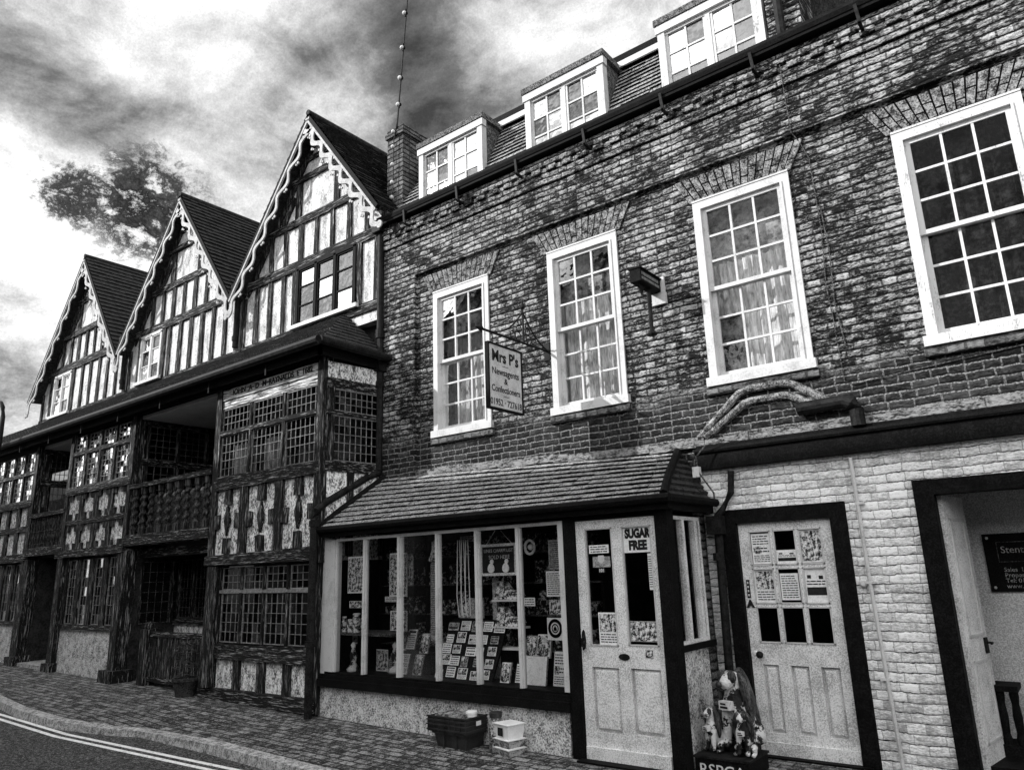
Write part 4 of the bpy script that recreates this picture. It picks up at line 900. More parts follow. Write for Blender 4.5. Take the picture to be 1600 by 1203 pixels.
line("Mrs P's", .175, 3.965, .005, .90); line('Newsagents', .105, 3.80, .0012, .90); line('&', .09, 3.705, .001); line('Confectioners', .10, 3.61, .0012, .84); line('01952 \u00b7 727618', .098, 3.465, .001, .86)
m = MB(); m.box(fx - .002, fx, c_ - .05, c_ + .05, 3.868, 3.873); m.box(fx - .002, fx, c_ - .05, c_ + .05, 3.538, 3.543); m.build('rule', 'ink', bd)
BX = -3.24
BS = thing('box_sign', 'small dark box sign on a white wall plate with a stem hanging below it', 'sign', (BX, 0, 4.6))
m = MB(); m.box(BX - .06, BX + .06, -.48, -.03, 4.565, 4.70, .002); m.box(BX - .075, BX + .075, -.49, -.02, 4.701, 4.712); bb = m.build('box', 'black_paint', BS)
m = MB(); m.tube([(BX, -.20, 4.565), (BX, -.20, 4.12)], .022, 8); m.lathe(BX, -.20, [(.02, 4.12), (.055, 4.065), (.05, 4.055), (.001, 4.05)], 10); m.build('stem', 'black_iron', BS)
m = MB(); m.prism([(-.06, 4.56), (.06, 4.56), (.0, 4.44)], 0, .01); m.v = [(BX + .0 + (v[1] - .005), -.36 + v[0], v[2]) for v in m.v]; m.build('gusset', 'black_iron', BS)
m = MB(); m.box(BX + .02, BX + .10, -.03, .0, 4.56, 4.73); m.box(BX - .05, BX + .11, -.035, .0, 4.43, 4.555); m.build('wall_plate', 'white_paint', BS)
m = MB(); rnd = random.Random(5)
for z, h in ((4.655, .034), (4.605, .03)):
    y = -.45
    while y < -.09: wd = rnd.uniform(.012, .024); m.box(BX + .0605, BX + .0625, y, y + wd, z - h / 2, z + h / 2); y += wd + .009
m.build('lettering', 'lead_came', bb)
PQ = thing('plaque', 'black wall plaque with pale lettering beginning Stento inside the open entrance', 'plaque', (-.4, .92, 1.44))
m = MB(); m.box(-.795, .05, .895, .918, 1.44, 1.925); pq = m.build('board', 'black_paint', PQ)
m = MB()
for x in (-.76, .015):
    for z in (1.475, 1.89): m.ball((x, .895, z), .012)
m.build('screw', 'worn_paint', PQ)
m = MB()
for a in ((-.70, -.695, 1.69, 1.85), (-.08, -.075, 1.69, 1.85), (-.70, -.08, 1.685, 1.69), (-.70, -.08, 1.85, 1.855)): m.box(a[0], a[1], .892, .895, a[2], a[3])
m.build('border', 'soffit', pq)
for t_, sz, z in (('Stenton', .08, 1.785), ('Sales  Lettings', .05, 1.62), ('Property Management', .05, 1.575), ('Tel: 01952', .05, 1.53), ('www.stenton', .05, 1.485)): text(t_, sz, (-.675, .893, z), (1, 0, 0), (0, 0, 1), 'paper_grey', pq, align='LEFT', ex=.001)
ST = thing('plant_stand', 'dark turned wooden stand in the entrance behind the open white door', 'stand', (-.90, .62, .21))
m = MB(); m.box(-.97, -.70, .50, .78, .69, .735, .003); m.build('top', 'black_paint', ST)
m = MB(); m.box(-.98, -.69, .51, .77, .21, .30, .003); m.build('base', 'black_paint', ST)
for x in (-.93, -.835, -.74):
    m = MB(); m.lathe(x, .55, [(.034, .30), (.036, .34), (.026, .38), (.034, .5), (.026, .6), (.034, .66), (.032, .69)], 10); m.build('leg', 'black_paint', ST)
# ================================================================== chimney aerial
AE = thing('aerial', 'thin tall mast with small knobs rising from the brick chimney', 'aerial', (-7.40, .10, 8.45))
m = MB(); m.tube([(-7.44, .06, 7.0), (-7.42, .06, 8.2), (-7.395, .10, 8.55)], .008, 6); m.tube([(-7.40, .10, 8.4), (-7.165, .14, 11.2)], [.013, .010], 6); m.build('mast', 'black_iron', AE)
for z in (8.84, 9.30, 9.83, 10.45): x = lerp(-7.40, -7.165, (z - 8.4) / 2.8); m = MB(); m.ball((x - .012, .10, z), .036); k_ = m.build('insulator', 'worn_paint', AE, smooth=True); m = MB(); m.ball((x + .006, .12, z), .03); m.tube([(x, .11, z - .06), (x, .11, z + .07)], .016, 6); m.build('clamp', 'black_iron', k_)
for z in (8.36, 8.1, 7.8, 7.5, 7.25): m = MB(); m.ball((-7.43 - (8.2 - z) * .015, .05, z), .032); m.build('insulator', 'worn_paint', AE, smooth=True)
# ================================================================== lamp at the far left
SLP = thing('street_lamp', 'dark swan neck street lamp post at the left edge of the street', 'street lamp', (-17.2, -1.6, .3))
m = MB(); m.tube([(-17.2, -1.6, .2), (-17.2, -1.6, 1.2)], .08, 10); m.tube([(-17.2, -1.6, 1.2), (-17.2, -1.6, 4.85), (-17.22, -1.6, 5.15), (-17.30, -1.6, 5.36), (-17.45, -1.6, 5.48), (-17.65, -1.6, 5.50), (-17.85, -1.6, 5.42), (-17.95, -1.6, 5.25)], .042, 10); m.build('post', 'black_iron', SLP, smooth=True)
m = MB(); m.lathe(-17.96, -1.6, [(.03, 5.25), (.09, 5.15), (.16, 4.85), (.10, 4.82), (.02, 4.8)], 12); m.build('lantern', 'black_iron', SLP)
# ================================================================== porch railing, pot
GT = thing('wooden_railing', 'old oak post with rounded top and low boarded railing before the porch', 'railing', (-11.9, -.80, .2))
m = MB(); m.box(-12.08, -11.88, -.90, -.72, .16, 1.06, .02); m.ball((-11.98, -.81, 1.09), .075); m.build('post', 'timber_upright', GT)
m = MB(); m.box(-11.89, -10.18, -.84, -.78, .93, 1.02, .008); m.box(-11.89, -10.18, -.84, -.78, .28, .36, .008); m.each('rail', 'timber_level', GT)
m = MB()
for i in range(10): m.box(-11.85 + i * .166, -11.71 + i * .166, -.825, -.795, .30, .95, .004)
m.each('board', 'timber_upright', GT)
PT = thing('plant_pot', 'dark ribbed pot of leafy plant standing outside the porch railing', 'plant pot', (-10.40, -1.0, .2))
m = MB(); m.lathe(-10.40, -1.02, [(.12, .18), (.17, .40), (.19, .41), (.19, .45), (.16, .45), (.15, .40)], 18); m.build('pot', 'terracotta', PT)
m = MB(); rnd = random.Random(3)
for i in range(160):
    a, r, z = rnd.uniform(0, 6.28), rnd.uniform(0, .2), rnd.uniform(.42, .95); x, y = -10.40 + r * math.cos(a), -1.0 + r * .8 * math.sin(a); l = rnd.uniform(.03, .06); b_ = rnd.uniform(0, 6.28); h = rnd.uniform(-.03, .04)
    m.quad((x, y, z), (x + l * math.cos(b_ + .5), y + l * math.sin(b_ + .5), z + h), (x + 1.8 * l * math.cos(b_), y + 1.8 * l * math.sin(b_), z + h * .5), (x + l * math.cos(b_ - .5), y + l * math.sin(b_ - .5), z + h))
m.build('foliage', 'leaf', PT)
# ================================================================== goods on the pavement
CR = thing('crate', 'black folding crate with ribbed overhanging sides, topmost of its pair', 'crate', (-5.22, -1.05, .25))
m = MB(); x0, x1, y0, y1, z0, z1 = -5.50, -5.0, -1.20, -.90, .262, .40
m.box(x0, x1, y0, y1, z0, z0 + .012); m.box(x0, x1, y0, y0 + .012, z0 + .012, z1); m.box(x0, x1, y1 - .012, y1, z0 + .012, z1); m.box(x0, x0 + .012, y0 + .012, y1 - .012, z0 + .012, z1); m.box(x1 - .012, x1, y0 + .012, y1 - .012, z0 + .012, z1)
m.build('body', 'black_plastic', CR)
m = MB()
for z in (.275, .32, .36, .392): m.box(x0 - .012, x1 + .012, y0 - .012, y0, z, z + .014); m.box(x1, x1 + .012, y0, y1, z, z + .014)
for i in range(8): x = lerp(x0, x1 - .012, i / 7); m.box(x, x + .012, y0 - .009, y0, z0, z1)
m.build('rib', 'black_plastic', CR)
m = MB(); m.box(x1 + .012, x1 + .015, -1.07, -1.0, .325, .365); m.build('label', 'paper', CR)
m = MB(); rnd = random.Random(9)
for i in range(4): m.box(x0 + .03 + i * .105, x0 + .11 + i * .105, y0 + .06, y1 - .03, .28, .40 + rnd.uniform(.0, .035), .008)
m.build('contents', 'grey_plastic', CR)
C2 = thing('crate', 'plain black crate on the pavement under the ribbed crate', 'crate', (-5.22, -1.05, .10))
m = MB(); m.add([(-5.40, -1.16, .10), (-5.04, -1.16, .10), (-5.04, -.92, .10), (-5.40, -.92, .10), (-5.44, -1.18, .26), (-5.02, -1.18, .26), (-5.02, -.91, .26), (-5.44, -.91, .26)], [(0, 1, 2, 3), (4, 5, 6, 7), (0, 1, 5, 4), (1, 2, 6, 5), (2, 3, 7, 6), (3, 0, 4, 7)]); m.build('body', 'black_plastic', C2)
m = MB(); m.box(-5.455, -5.005, -1.195, -.90, .245, .261); m.box(-5.32, -5.30, -1.185, -1.17, .11, .245); m.box(-5.16, -5.14, -1.185, -1.17, .11, .245); m.build('rim', 'black_plastic', C2)
m = MB(); m.lathe(-5.06, -1.05, [(.05, .40), (.052, .425), (.056, .427), (.056, .447), (.05, .452), (.001, .453)], 18); tag(m.build('tub', 'white_plastic', None, (-5.06, -1.05, .40)), 'small round white lidded tub on top of the black crates', 'tub')
JR = thing('jar', 'tall round jar with a dark screw lid between the crates and the tubs', 'jar', (-4.80, -1.0, .11))
m = MB(); m.lathe(-4.80, -1.0, [(.06, .11), (.066, .14), (.066, .38), (.056, .40), (.055, .41)], 18); m.build('body', 'grey_plastic', JR, smooth=True)
m = MB(); m.lathe(-4.80, -1.0, [(.06, .41), (.062, .45), (.056, .455), (.001, .456)], 18); m.build('lid', 'black_plastic', JR)
m = MB(); m.lathe(-4.80, -1.0, [(.0675, .2), (.0675, .33)], 18); m.f = m.f[:-2]; m.build('label', 'picture_print', JR)
def tub(z0, z1, mat, label):
    t_ = thing('storage_tub', label, 'tub', (-4.60, -1.05, z0), 'stack of lidded storage tubs')
    R_ = lambda u, v: (-4.60 + u * math.cos(-.25) - v * math.sin(-.25), -1.05 + u * math.sin(-.25) + v * math.cos(-.25))
    def bx(m, w0, d0, za, w1_, d1, zb): vs = [(*R_(sx * w_, sy * d_), z) for w_, d_, z in ((w0, d0, za), (w1_, d1, zb)) for sx, sy in ((-1, -1), (1, -1), (1, 1), (-1, 1))]; m.add(vs, [(0, 1, 2, 3), (4, 5, 6, 7), (0, 1, 5, 4), (1, 2, 6, 5), (2, 3, 7, 6), (3, 0, 4, 7)])
    m = MB(); bx(m, .095, .085, z0, .108, .098, z1 - .012); m.build('body', mat, t_)
    m = MB(); bx(m, .116, .106, z1 - .0125, .118, .108, z1 - .004); bx(m, .10, .09, z1 - .0041, .096, .086, z1 - .0005); m.build('lid', 'white_plastic', t_)
    return t_, R_
tub(.11, .185, 'grey_plastic', 'clear grey storage tub at the bottom of the stack on the pavement')
tub(.186, .262, 'grey_plastic', 'clear grey storage tub in the middle of the stack of three')
t3, R_ = tub(.263, .39, 'white_plastic', 'solid white storage tub on top of the stack of three')
m = MB(); a = R_(-.05, -.0985); b_ = R_(.03, -.0985); m.quad((*a, .285), (*b_, .285), (*b_, .355), (*a, .355)); lb = m.build('label', 'ink', t3)
# ================================================================== notices on glass
rndn = random.Random(21)
def notice(x0, x1, z0, z1, y, label, style='lines', name='notice', paper='paper', group=None, cat='notice', lean=0.0):
    o = thing(name, label, cat, ((x0 + x1) / 2, y, z0), group)
    m = MB(); m.add([(x0, y, z0), (x1, y, z0), (x1, y + lean, z1), (x0, y + lean, z1), (x0, y + .004, z0), (x1, y + .004, z0), (x1, y + lean + .004, z1), (x0, y + lean + .004, z1)], [(0, 1, 2, 3), (4, 5, 6, 7), (0, 1, 5, 4), (1, 2, 6, 5), (2, 3, 7, 6), (3, 0, 4, 7)])
    sh = m.build('sheet', paper, o); H = z1 - z0; W = x1 - x0; yy = lambda z: y + lean * (z - z0) / H
    def rect(mb, a, b_, c, d): mb.add([(lerp(x0, x1, a), yy(lerp(z0, z1, c)) - .0015, lerp(z0, z1, c)), (lerp(x0, x1, b_), yy(lerp(z0, z1, c)) - .0015, lerp(z0, z1, c)), (lerp(x0, x1, b_), yy(lerp(z0, z1, d)) - .0015, lerp(z0, z1, d)), (lerp(x0, x1, a), yy(lerp(z0, z1, d)) - .0015, lerp(z0, z1, d))], [(0, 1, 2, 3)])
    pr = MB(); pc = MB()
    def lines(c, d, n):
        for i in range(n):
            zz = lerp(d, c, (i + .5) / n); a = .08
            while a < .85: l = rndn.uniform(.08, .26); rect(pr, a, min(.93, a + l), zz - .22 * (d - c) / n, zz + .18 * (d - c) / n); a += l + .035
            if rndn.random() < .2: continue
    if style == 'lines': lines(.06, .94, max(3, int(H / .022)))
    if style == 'headed': rect(pr, .08, .92, .82, .93); lines(.06, .76, max(2, int(H / .03)))
    if style == 'picture': rect(pc, .06, .94, .40, .95); lines(.05, .36, 4)
    if style == 'photo': rect(pc, .03, .97, .04, .96)
    if style == 'band': rect(pr, .06, .94, .22, .45); rect(pr, .12, .3, .70, .80); rect(pr, .65, .85, .68, .78); lines(.5, .66, 2)
    if style == 'box': lines(.62, .95, 4); rect(pc, .1, .5, .34, .58); lines(.05, .3, 4); lines(.36, .56, 2)
    if pr.v: pr.build('print', 'ink', sh)
    if pc.v: pc.build('picture', 'picture_print', sh)
    return o, sh
G1 = SY + .012
o, sh = notice(-3.365, -3.085, 1.872, 2.10, G1, 'white notice reading SUGAR FREE in heavy black letters', 'none')
text('SUGAR', .108, (-3.222, G1 - .002, 2.035), (1, 0, 0), (0, 0, 1), 'ink', sh, bold=.007, sx=.72, ex=.001); text('FREE', .108, (-3.222, G1 - .002, 1.932), (1, 0, 0), (0, 0, 1), 'ink', sh, bold=.007, sx=.80, ex=.001)
notice(-3.735, -3.525, 1.88, 1.955, G1, 'small white two line notice high in the left pane of the shop door', 'lines')
o, sh = notice(-3.70, -3.515, 1.755, 1.85, G1, 'grey card with a white shield in the left pane of the shop door', 'none', paper='paper_grey')
m = MB(); m.prism([(-3.64, 1.86), (-3.58, 1.86), (-3.578, 1.81), (-3.61, 1.785), (-3.642, 1.81)], G1 - .004, G1 - .001); m.build('shield', 'white_paint', sh)
o, sh = notice(-3.645, -3.575, 1.705, 1.745, G1, 'tiny dark tag with white figures under the shield card', 'none', paper='ink', name='tag', cat='tag')
text('101', .04, (-3.61, G1 - .002, 1.725), (1, 0, 0), (0, 0, 1), 'white_paint', sh, bold=.002, ex=.001)
notice(-3.675, -3.478, 1.085, 1.36, G1, 'white hand drawn poster low in the left pane of the shop door', 'picture', 'poster', cat='poster')
notice(-3.36, -3.09, 1.12, 1.29, G1, 'dark picture of shapes low in the right pane of the shop door', 'photo', 'poster', 'paper_grey', cat='poster')
notice(-3.135, -3.092, 1.55, 1.86, G1, 'narrow upright strip of letters beside the SUGAR FREE notice', 'lines', 'strip_notice')
notice(-3.215, -3.145, .995, 1.055, SY - .006, 'small dark square sticker beside the oval letterbox', 'photo', 'sticker', 'ink', cat='sticker')
G2 = .03 + .012
def pane2(i, j): a = lt[i * 3 + j]; return a
for (i, j, sty, pap, lab, a, b_, c, d) in ((0, 2, 'box', 'paper', 'white sheet of close lines in the top left pane of the nine pane door', .08, .92, .05, .92), (1, 2, 'band', 'paper', 'half height white sheet in the top middle pane of the nine pane door', .05, .95, .02, .42), (2, 2, 'photo', 'ink', 'dark poster filling the top right pane of the nine pane door', .04, .96, .05, .95),
    (0, 1, 'picture', 'paper', 'poster with a dark picture over lines in the left pane of the middle row', .05, .95, .04, .96), (1, 1, 'lines', 'paper', 'plain white sheet in the middle pane of the nine pane door', .08, .88, .10, .84), (2, 1, 'band', 'paper', 'white poster with one dark band in the right pane of the middle row', .04, .96, .02, .97)):
    q = pane2(i, j); notice(lerp(q[0], q[1], a), lerp(q[0], q[1], b_), lerp(q[2], q[3], c), lerp(q[2], q[3], d), G2, lab, sty)
# ================================================================== shop window display
m = MB(); m.box(-7.44, -4.0, SY + .1, -.05, .58, .655); m.build('display_shelf', 'black_paint', BH)
NB = thing('notice_board', 'leaning notice board crowded with small cards in the shop window', 'notice board', (-5.43, -.62, .66))
m = MB(); m.add([(-5.895, -.70, .66), (-5.09, -.70, .66), (-5.01, -.50, 1.25), (-5.80, -.50, 1.25), (-5.895, -.67, .66), (-5.09, -.67, .66), (-5.01, -.47, 1.25), (-5.80, -.47, 1.25)], [(0, 1, 2, 3), (4, 5, 6, 7), (0, 1, 5, 4), (1, 2, 6, 5), (2, 3, 7, 6), (3, 0, 4, 7)]); m.build('panel', 'black_paint', NB)
rc = random.Random(4)
for r in range(5):
    for c in range(5):
        z0 = .672 + r * .114 + rc.uniform(-.008, .012); z1 = z0 + .104 * rc.uniform(.72, 1.02); sh_ = (z0 - .66) * .145
        x0 = -5.885 + c * .158 + sh_ + (.012 if c > 1 else 0) + rc.uniform(-.014, .014); x1 = x0 + .146 * rc.uniform(.62, 1.05)
        y = -.706 + (z0 - .66) * .339 - rc.uniform(0, .004)
        notice(x0, x1, z0, z1, y, 'small printed card pinned to the leaning notice board', rc.choice(['lines', 'headed', 'picture', 'box', 'band', 'lines', 'headed']), 'notice_card', rc.choice(['paper', 'paper', 'paper', 'paper_grey']), 'cards pinned to the notice board', 'card', (z1 - z0) * .339)
CB = thing('chalkboard', 'framed chalkboard reading SOLD HERE hung in the shop window', 'chalkboard', (-5.04, -.62, 1.71))
m = MB(); m.box(-5.27, -4.81, -.60, -.585, 1.73, 2.01); cbd = m.build('board', 'ink', CB)
m = MB()
for a in ((-5.29, -5.262, 1.705, 2.035), (-4.818, -4.79, 1.705, 2.035), (-5.262, -4.818, 1.705, 1.733), (-5.262, -4.818, 2.007, 2.035)): m.box(a[0], a[1], -.612, -.58, a[2], a[3])
m.build('frame', 'door_paint', CB)
m = MB(); m.tube([(-5.2, -.6, 2.035), (-5.08, -.6, 2.17)], .004, 5); m.tube([(-4.86, -.6, 2.035), (-5.0, -.6, 2.17)], .004, 5); m.build('cord', 'worn_paint', CB)
text('LINES CHARM LIST', .048, (-5.04, -.602, 1.962), (1, 0, 0), (0, 0, 1), 'chalk', cbd, ex=.0008); text('SOLD HERE', .056, (-5.03, -.602, 1.895), (1, 0, 0), (0, 0, 1), 'chalk', cbd, ex=.0008)
m = MB()
for x in (-5.14, -4.94):
    m.prism([(x + .045 * math.cos(t / 12 * 6.283) * (1 - .2 * math.sin(t / 12 * 6.283)), 1.785 + .05 * math.sin(t / 12 * 6.283)) for t in range(12)], -.61, -.602); m.prism([(x + .012 + .025 * math.cos(t / 10 * 6.283), 1.85 + .025 * math.sin(t / 10 * 6.283)) for t in range(10)], -.609, -.6021)
m.build('tags', 'paper', CB)
for a in ((-4.372, -4.225, 1.75, 2.04, 'lines', 'tall grey sheet of fine print at the top right of the shop window', 'paper_grey'), (-4.415, -4.235, 1.49, 1.735, 'lines', 'white typed sheet below the grey sheet at the right of the shop window', 'paper'), (-4.39, -4.24, 1.32, 1.46, 'photo', 'small dark photograph between typed sheet and crest poster', 'paper_grey'), (-4.425, -4.235, 1.08, 1.29, 'none', 'white poster with a round dark crest in the shop window', 'paper'), (-4.70, -4.565, 1.40, 1.48, 'lines', 'small white card hanging left of the typed sheet in the shop window', 'paper')):
    o, sh = notice(a[0], a[1], a[2], a[3], -.62, a[5], a[4], 'poster' if 'poster' in a[5] or 'photo' in a[5] else 'notice', a[6])
    if 'crest' in a[5]:
        cx, cz = -4.33, 1.19; m = MB()
        for r0, r1 in ((.055, .085), (.03, .042)):
            for t in range(24):
                A, B_ = t / 24 * 6.283, (t + 1) / 24 * 6.283; m.quad(*[(cx + r * math.cos(u), -.6225, cz + r * 1.05 * math.sin(u)) for r, u in ((r0, A), (r1, A), (r1, B_), (r0, B_))])
        m.prism([(cx - .018, cz - .022), (cx + .018, cz - .022), (cx + .018, cz + .0), (cx, cz + .025), (cx - .018, cz)], -.6235, -.6225); m.build('crest', 'ink', sh)
def book(x0, x1, z0, z1, y, label, sty, paper='paper', lean=.05, th=.03, grp=None, name='book', cat='book'):
    o, sh = notice(x0, x1, z0, z1, y, label, sty, name, paper, grp, cat, lean)
    m = MB(); m.add([(x0 + .004, y + .0045, z0), (x1 - .002, y + .0045, z0), (x1 - .002, y + lean + .0045, z1), (x0 + .004, y + lean + .0045, z1), (x0 + .004, y + th, z0), (x1 - .002, y + th, z0), (x1 - .002, y + lean + th, z1), (x0 + .004, y + lean + th, z1)], [(0, 1, 2, 3), (4, 5, 6, 7), (0, 1, 5, 4), (1, 2, 6, 5), (2, 3, 7, 6), (3, 0, 4, 7)]); m.build('pages', 'paper_grey', o)
book(-4.73, -4.45, .66, .92, -.66, 'large pale book standing in front at the right of the shop window', 'none')
book(-4.62, -4.455, .90, 1.12, -.56, 'pale illustrated book standing behind the large pale book', 'photo')
book(-4.775, -4.64, .90, 1.10, -.54, 'dark speckled book standing left of the illustrated book', 'photo', 'paper_grey')
book(-5.015, -4.90, .66, .845, -.66, 'narrow pale book with a small drawing right of the notice board', 'photo')
book(-4.385, -4.255, .66, .97, -.62, 'stack of printed leaflets standing at the right end of the window shelf', 'box')
book(-4.87, -4.80, .66, .83, -.60, 'thin pale booklet beside the narrow book', 'lines')
m = MB(); m.box(-4.80, -4.44, -.5, -.3, .656, .895); tag(m.build('display_box', 'black_paint', None, (-4.62, -.4, .656)), 'black display box holding up the illustrated books', 'box')
for k_, (x, z, l) in enumerate(((-6.62, .90, 'dark magazine at the left of the slanted rack'), (-6.48, .92, 'pale slanted magazine in the upper row of the rack'), (-6.27, .88, 'grey magazine at the upper right of the rack'), (-6.52, .66, 'pale slanted magazine in the lower row of the rack'), (-6.30, .66, 'dark framed picture card at the lower right of the rack'), (-6.70, .66, 'grey card at the lower left of the rack'))):
    book(x, x + .13, z, z + .21, -.64 + (.08 if z > .8 else 0), l, ['photo', 'headed', 'photo', 'box', 'photo', 'lines'][k_], ['paper_grey', 'paper', 'paper_grey', 'paper', 'paper_grey', 'paper_grey'][k_], .06, .02, None, 'magazine', 'magazine')
m = MB(); m.box(-6.74, -6.12, -.52, -.40, .656, .885); tag(m.build('magazine_rack', 'black_paint', None, (-6.43, -.46, .656)), 'low black stepped rack behind the slanted magazines', 'rack')
RK = thing('display_rack', 'pale upright rack with folded bags behind the chalkboard', 'rack', (-5.1, -.5, .66))
m = MB(); m.box(-5.25, -5.19, -.46, -.42, .66, 1.68); m.build('post', 'paper_grey', RK)
for z in (1.46, 1.19, .98):
    m = MB(); m.box(-5.19, -4.80, -.55, -.40, z - .02, z, .003); m.build('shelf', 'worn_paint', RK)
for z, l in ((1.46, 'pale folded bag on the top shelf behind the chalkboard'), (1.19, 'pale striped bag on the middle shelf behind the chalkboard')):
    m = MB(); m.add([(-5.17, -.53, z), (-4.82, -.53, z), (-4.83, -.50, z + .07), (-4.98, -.48, z + .10), (-5.05, -.47, z + .18), (-5.16, -.47, z + .19), (-5.17, -.43, z), (-4.82, -.43, z), (-4.83, -.43, z + .07), (-4.98, -.43, z + .10), (-5.05, -.43, z + .18), (-5.16, -.43, z + .19)], [(0, 1, 2, 3, 4, 5), (11, 10, 9, 8, 7, 6)] + [(i, (i + 1) % 6, (i + 1) % 6 + 6, i + 6) for i in range(6)]); tag(m.build('folded_bag', 'picture_print', None, (-5.0, -.5, z)), l, 'bag')
m = MB(); m.box(-5.74, -5.42, -.45, -.40, 1.26, 1.47); nb = tag(m.build('picture_card', 'paper_grey', None, (-5.58, -.42, 1.26)), 'grey picture card standing above the notice board', 'card')
m = MB(); m.box(-5.70, -5.60, -.4515, -.4502, 1.29, 1.45); m.build('picture', 'picture_print', nb)
SU = thing('shelving_unit', 'dark shelving crowded with small goods inside the shop', 'shelves', (-6.2, .3, .1))
m = MB()
for z in (.55, .92, 1.28, 1.62, 1.95): m.box(-7.38, -4.05, -.12, .18, z - .015, z)
m.each('shelf', 'soffit', SU)
m = MB()
for x in (-7.38, -6.6, -5.85, -5.2, -4.5, -4.08): m.box(x, x + .03, -.12, .18, .12, 2.25)
m.each('upright', 'black_paint', SU)
m = MB(); rnd = random.Random(12)
for z in (.55, .92, 1.28, 1.62, 1.95):
    x = -7.33
    while x < -4.15:
        wd = rnd.uniform(.05, .14); h = rnd.uniform(.08, .26)
        if rnd.random() < .82: m.box(x, x + wd, -.11 + rnd.uniform(0, .06), .12, z, z + h)
        x += wd + rnd.uniform(.005, .05)
gd = m.build('goods', 'goods', SU); gd['kind'] = 'stuff'
for k_, (x, r_, h) in enumerate(((-7.36, .035, .16), (-7.24, .045, .13), (-7.13, .05, .20), (-7.0, .04, .15))):
    j = thing('jar', ['slim pale jar at the left end of the upper window shelf', 'squat pale jar next to the left end of the window shelf', 'tallest jar on the upper left window shelf', 'jar closest to the first white mullion on the window shelf'][k_], 'jar', (x, -.74, 1.10), 'jars on the upper window shelf')
    m = MB(); m.lathe(x, -.74, [(r_, 1.102), (r_, 1.10 + h * .75), (r_ * .7, 1.10 + h * .85), (r_ * .7, 1.10 + h)], 12); m.build('body', 'picture_print', j); m = MB(); m.lathe(x, -.74, [(r_ * .8, 1.101 + h), (r_ * .8, 1.12 + h)], 12); m.build('lid', 'worn_paint', j)
m = MB(); m.box(-7.42, -6.45, -.80, -.36, 1.07, 1.10); m.build('window_shelf', 'soffit', BH)
for a in ((-7.30, -7.02, 1.55, 1.98, 'dim framed picture hanging at the top left of the shop window'), (-6.72, -6.42, 1.50, 2.0, 'dim leafy print hanging behind the second shop window pane'), (-6.70, -6.42, 1.12, 1.34, 'grey patterned card on the window shelf in the second pane'), (-7.26, -7.03, 1.38, 1.46, 'small grey label card under the dim framed picture')):
    notice(a[0], a[1], a[2], a[3], -.75 if a[0] < -6.9 else -.6, a[4], 'photo', 'picture', 'paper', cat='picture')
for x, l in ((-7.18, 'hourglass shaped white ornament in the first pane of the shop window'), (-6.62, 'pale draped figurine in the second pane of the shop window')):
    yf = -.74 if x < -7 else -.6; m = MB(); m.lathe(x, yf, [(.07, .656), (.08, .69), (.03, .76), (.045, .84), (.02, .92), (.035, .96), (.001, 1.0)], 12); tag(m.build('figurine', 'coat', None, (x, yf, .656), smooth=True), l, 'ornament')
for a in ((-6.08, -5.98, 1.02, 1.98, 'lines', 'long narrow price list hanging in the third shop window pane', 'paper_grey', 'price_list', 'notice'), (-6.58, -6.36, 1.62, 1.98, 'photo', 'square dim print at the top of the third shop window pane', 'paper_grey', 'picture', 'picture'), (-7.42, -7.33, .95, 1.3, 'photo', 'narrow upright patterned packet at the left edge of the shop window', 'paper', 'packet', 'packet'), (-6.98, -6.78, .66, .90, 'photo', 'pale patterned box front standing low in the second shop window pane', 'paper', 'packet', 'packet'), (-6.84, -6.62, 1.44, 1.5, 'lines', 'thin white price card at mid height beside the first mullion', 'paper', 'price_card', 'card'), (-5.62, -5.34, 2.08, 2.14, 'lines', 'thin grey header strip at the top of the fourth shop window pane', 'paper_grey', 'header_strip', 'notice')):
    notice(a[0], a[1], a[2], a[3], -.56, a[5], a[4], a[7], a[6], cat=a[8])
m = MB(); rnd = random.Random(31)
for x in (-5.62, -5.56, -5.5): m.tube([(x, -.6, 2.1), (x - .02, -.6, 1.5), (x + .01, -.6, 1.28), (x + .05, -.6, 1.30), (x + .03, -.6, 2.1)], .006, 5)
tag(m.build('bead_necklace', 'worn_paint', None, (-5.56, -.6, 1.28)), 'looped strings of beads hanging in the fourth shop window pane', 'necklace')
m = MB(); m.prism([(-6.0, 2.10), (-5.93, 2.14), (-5.90, 2.05), (-5.96, 1.92), (-6.02, 1.86), (-6.05, 1.90), (-6.01, 1.98)], -.62, -.58); tag(m.build('hanging_ornament', 'picture_print', None, (-5.97, -.6, 1.86)), 'pale shoe shaped ornament hung at the top of the third shop window pane', 'ornament')
m = MB(); m.tube([(-4.62 + .06 * math.cos(t / 12 * 6.283), -.6, 1.98 + .07 * math.sin(t / 12 * 6.283)) for t in range(13)], .014, 6); m.ball((-4.61, -.6, 1.98), .03); tag(m.build('hanging_wreath', 'worn_paint', None, (-4.62, -.6, 1.9)), 'small pale round wreath hung at the top of the last shop window pane', 'ornament')
